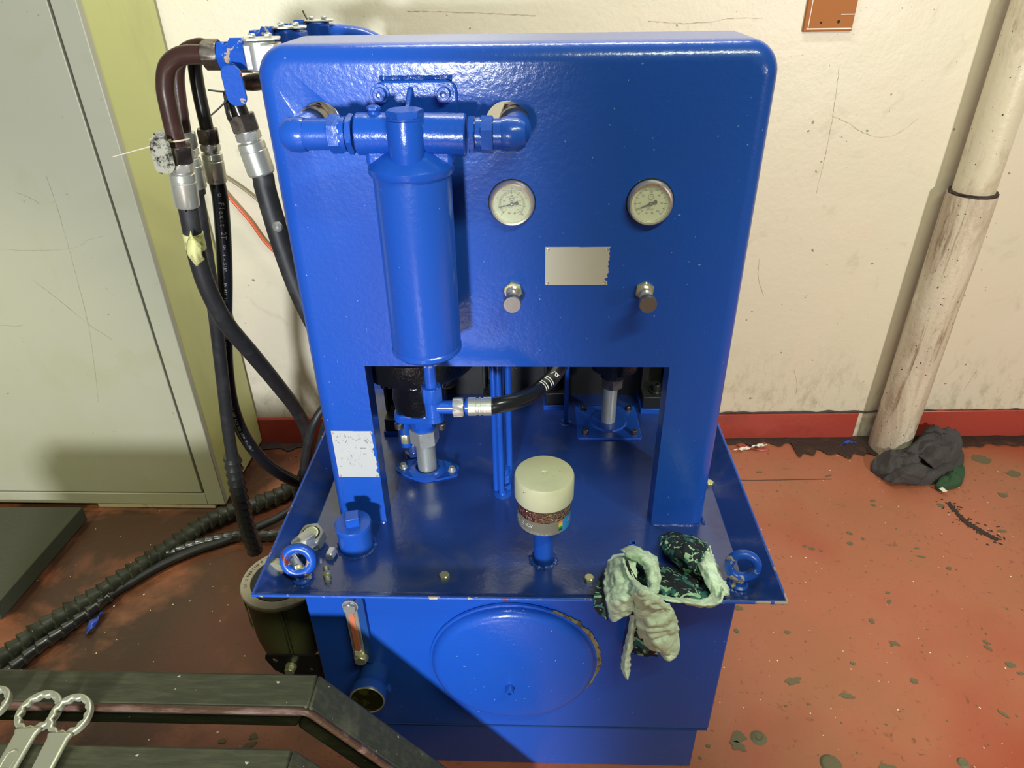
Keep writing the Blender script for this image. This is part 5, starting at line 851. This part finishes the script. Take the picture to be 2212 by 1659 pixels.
# drain hose from the tee into the opening
t = thing('drain_hose', 'black braided hose with white stripes leaving the drain tee to the right', 'hose', (-0.0522,-0.09,0.9052))
e0 = V((FX + .050, FY + .007, .908))
part('swivel', 'blue', t, (cyl, e0 - V((.004, 0, 0)), e0 + V((.010, .001, 0)), .0095), (cyl, e0 + V((.006, .001, 0)), e0 + V((.010, .001, 0)), .0145))
part('ferrule', 'ferrule', t, (lathe, e0 + V((.009, .001, 0)), (1, .03, 0), [(.0140, 0), (.0160, .001), (.0160, .014), (.0148, .015), (.0148, .018), (.0160, .019), (.0160, .022), (.0148, .023), (.0148, .026), (.0160, .027), (.0160, .040), (.0145, .041)], 36))
P = resample(smooth_path([e0 + V((.048, .003, 0)), e0 + V((.056, .004, 0))] + [V(p) for p in [(-0.0301,-0.088,0.9097),(-0.007,-0.075,0.907),(0.0221,-0.045,0.9013),(0.051,0.0,0.8987),(0.072,0.04,0.9026),(0.0898,0.075,0.9225),(0.1016,0.1,0.9681)]], 8), .006)
part('rubber_hose', 'rubber_gloss', t, (tube, P, .0145, 24))
bm = bmesh.new()
def on_hose(px_s, dn):
    i = min(range(len(P)), key=lambda j: abs(P[j].x - px_s)); tt = (P[i + 1] - P[i - 1]).normalized(); n = V((0, -1, .62)); n = (n - tt * n.dot(tt)).normalized(); return P[i], tt, n
for xs in (.0365, .0415, .0465, .0515):
    p, tt, n = on_hose(xs + .001, 0); sd = tt.cross(n)
    pts = [p + (n * cos(a) + sd * sin(a)) * .0147 for a in [(-.75 + 1.5 * k / 8) for k in range(9)]]; tube(bm, pts, .0008, 6)
p, tt, n = on_hose(.0610, 0); sd = tt.cross(n)
q = [(-.004, -.006), (.005, -.004), (.005, .003), (-.001, .006), (-.004, .002), (.003, -.001), (.006, .007)]
tube(bm, [p + tt * a_ + (n * cos(b_ / .0145) + sd * sin(b_ / .0145)) * .0148 for a_, b_ in q], .0009, 6)
obj('white_marking', bm, 'white_print', t)

# repeats share a group phrase
GROUPS = {'hydraulic_hose': 'hoses hanging left of the panel', 'floor_hose': 'guarded hoses lying on the floor', 'return_hose': 'grey return hoses beside the panel leg', 'ring_spanner': 'ring spanners lying across the trestles',
          'trestle': 'wooden trestles in front of the unit', 'cable_tie': 'cable ties on the pipes', 'metal_tag': 'metal tags on the pipes', 'tape_scrap': 'plastic scraps on the floor', 'floor_stud': 'studs in the red floor'}
for o in COL.objects:
    k = o.name.split('.')[0]
    if o.parent is None and k in GROUPS: o['group'] = GROUPS[k]
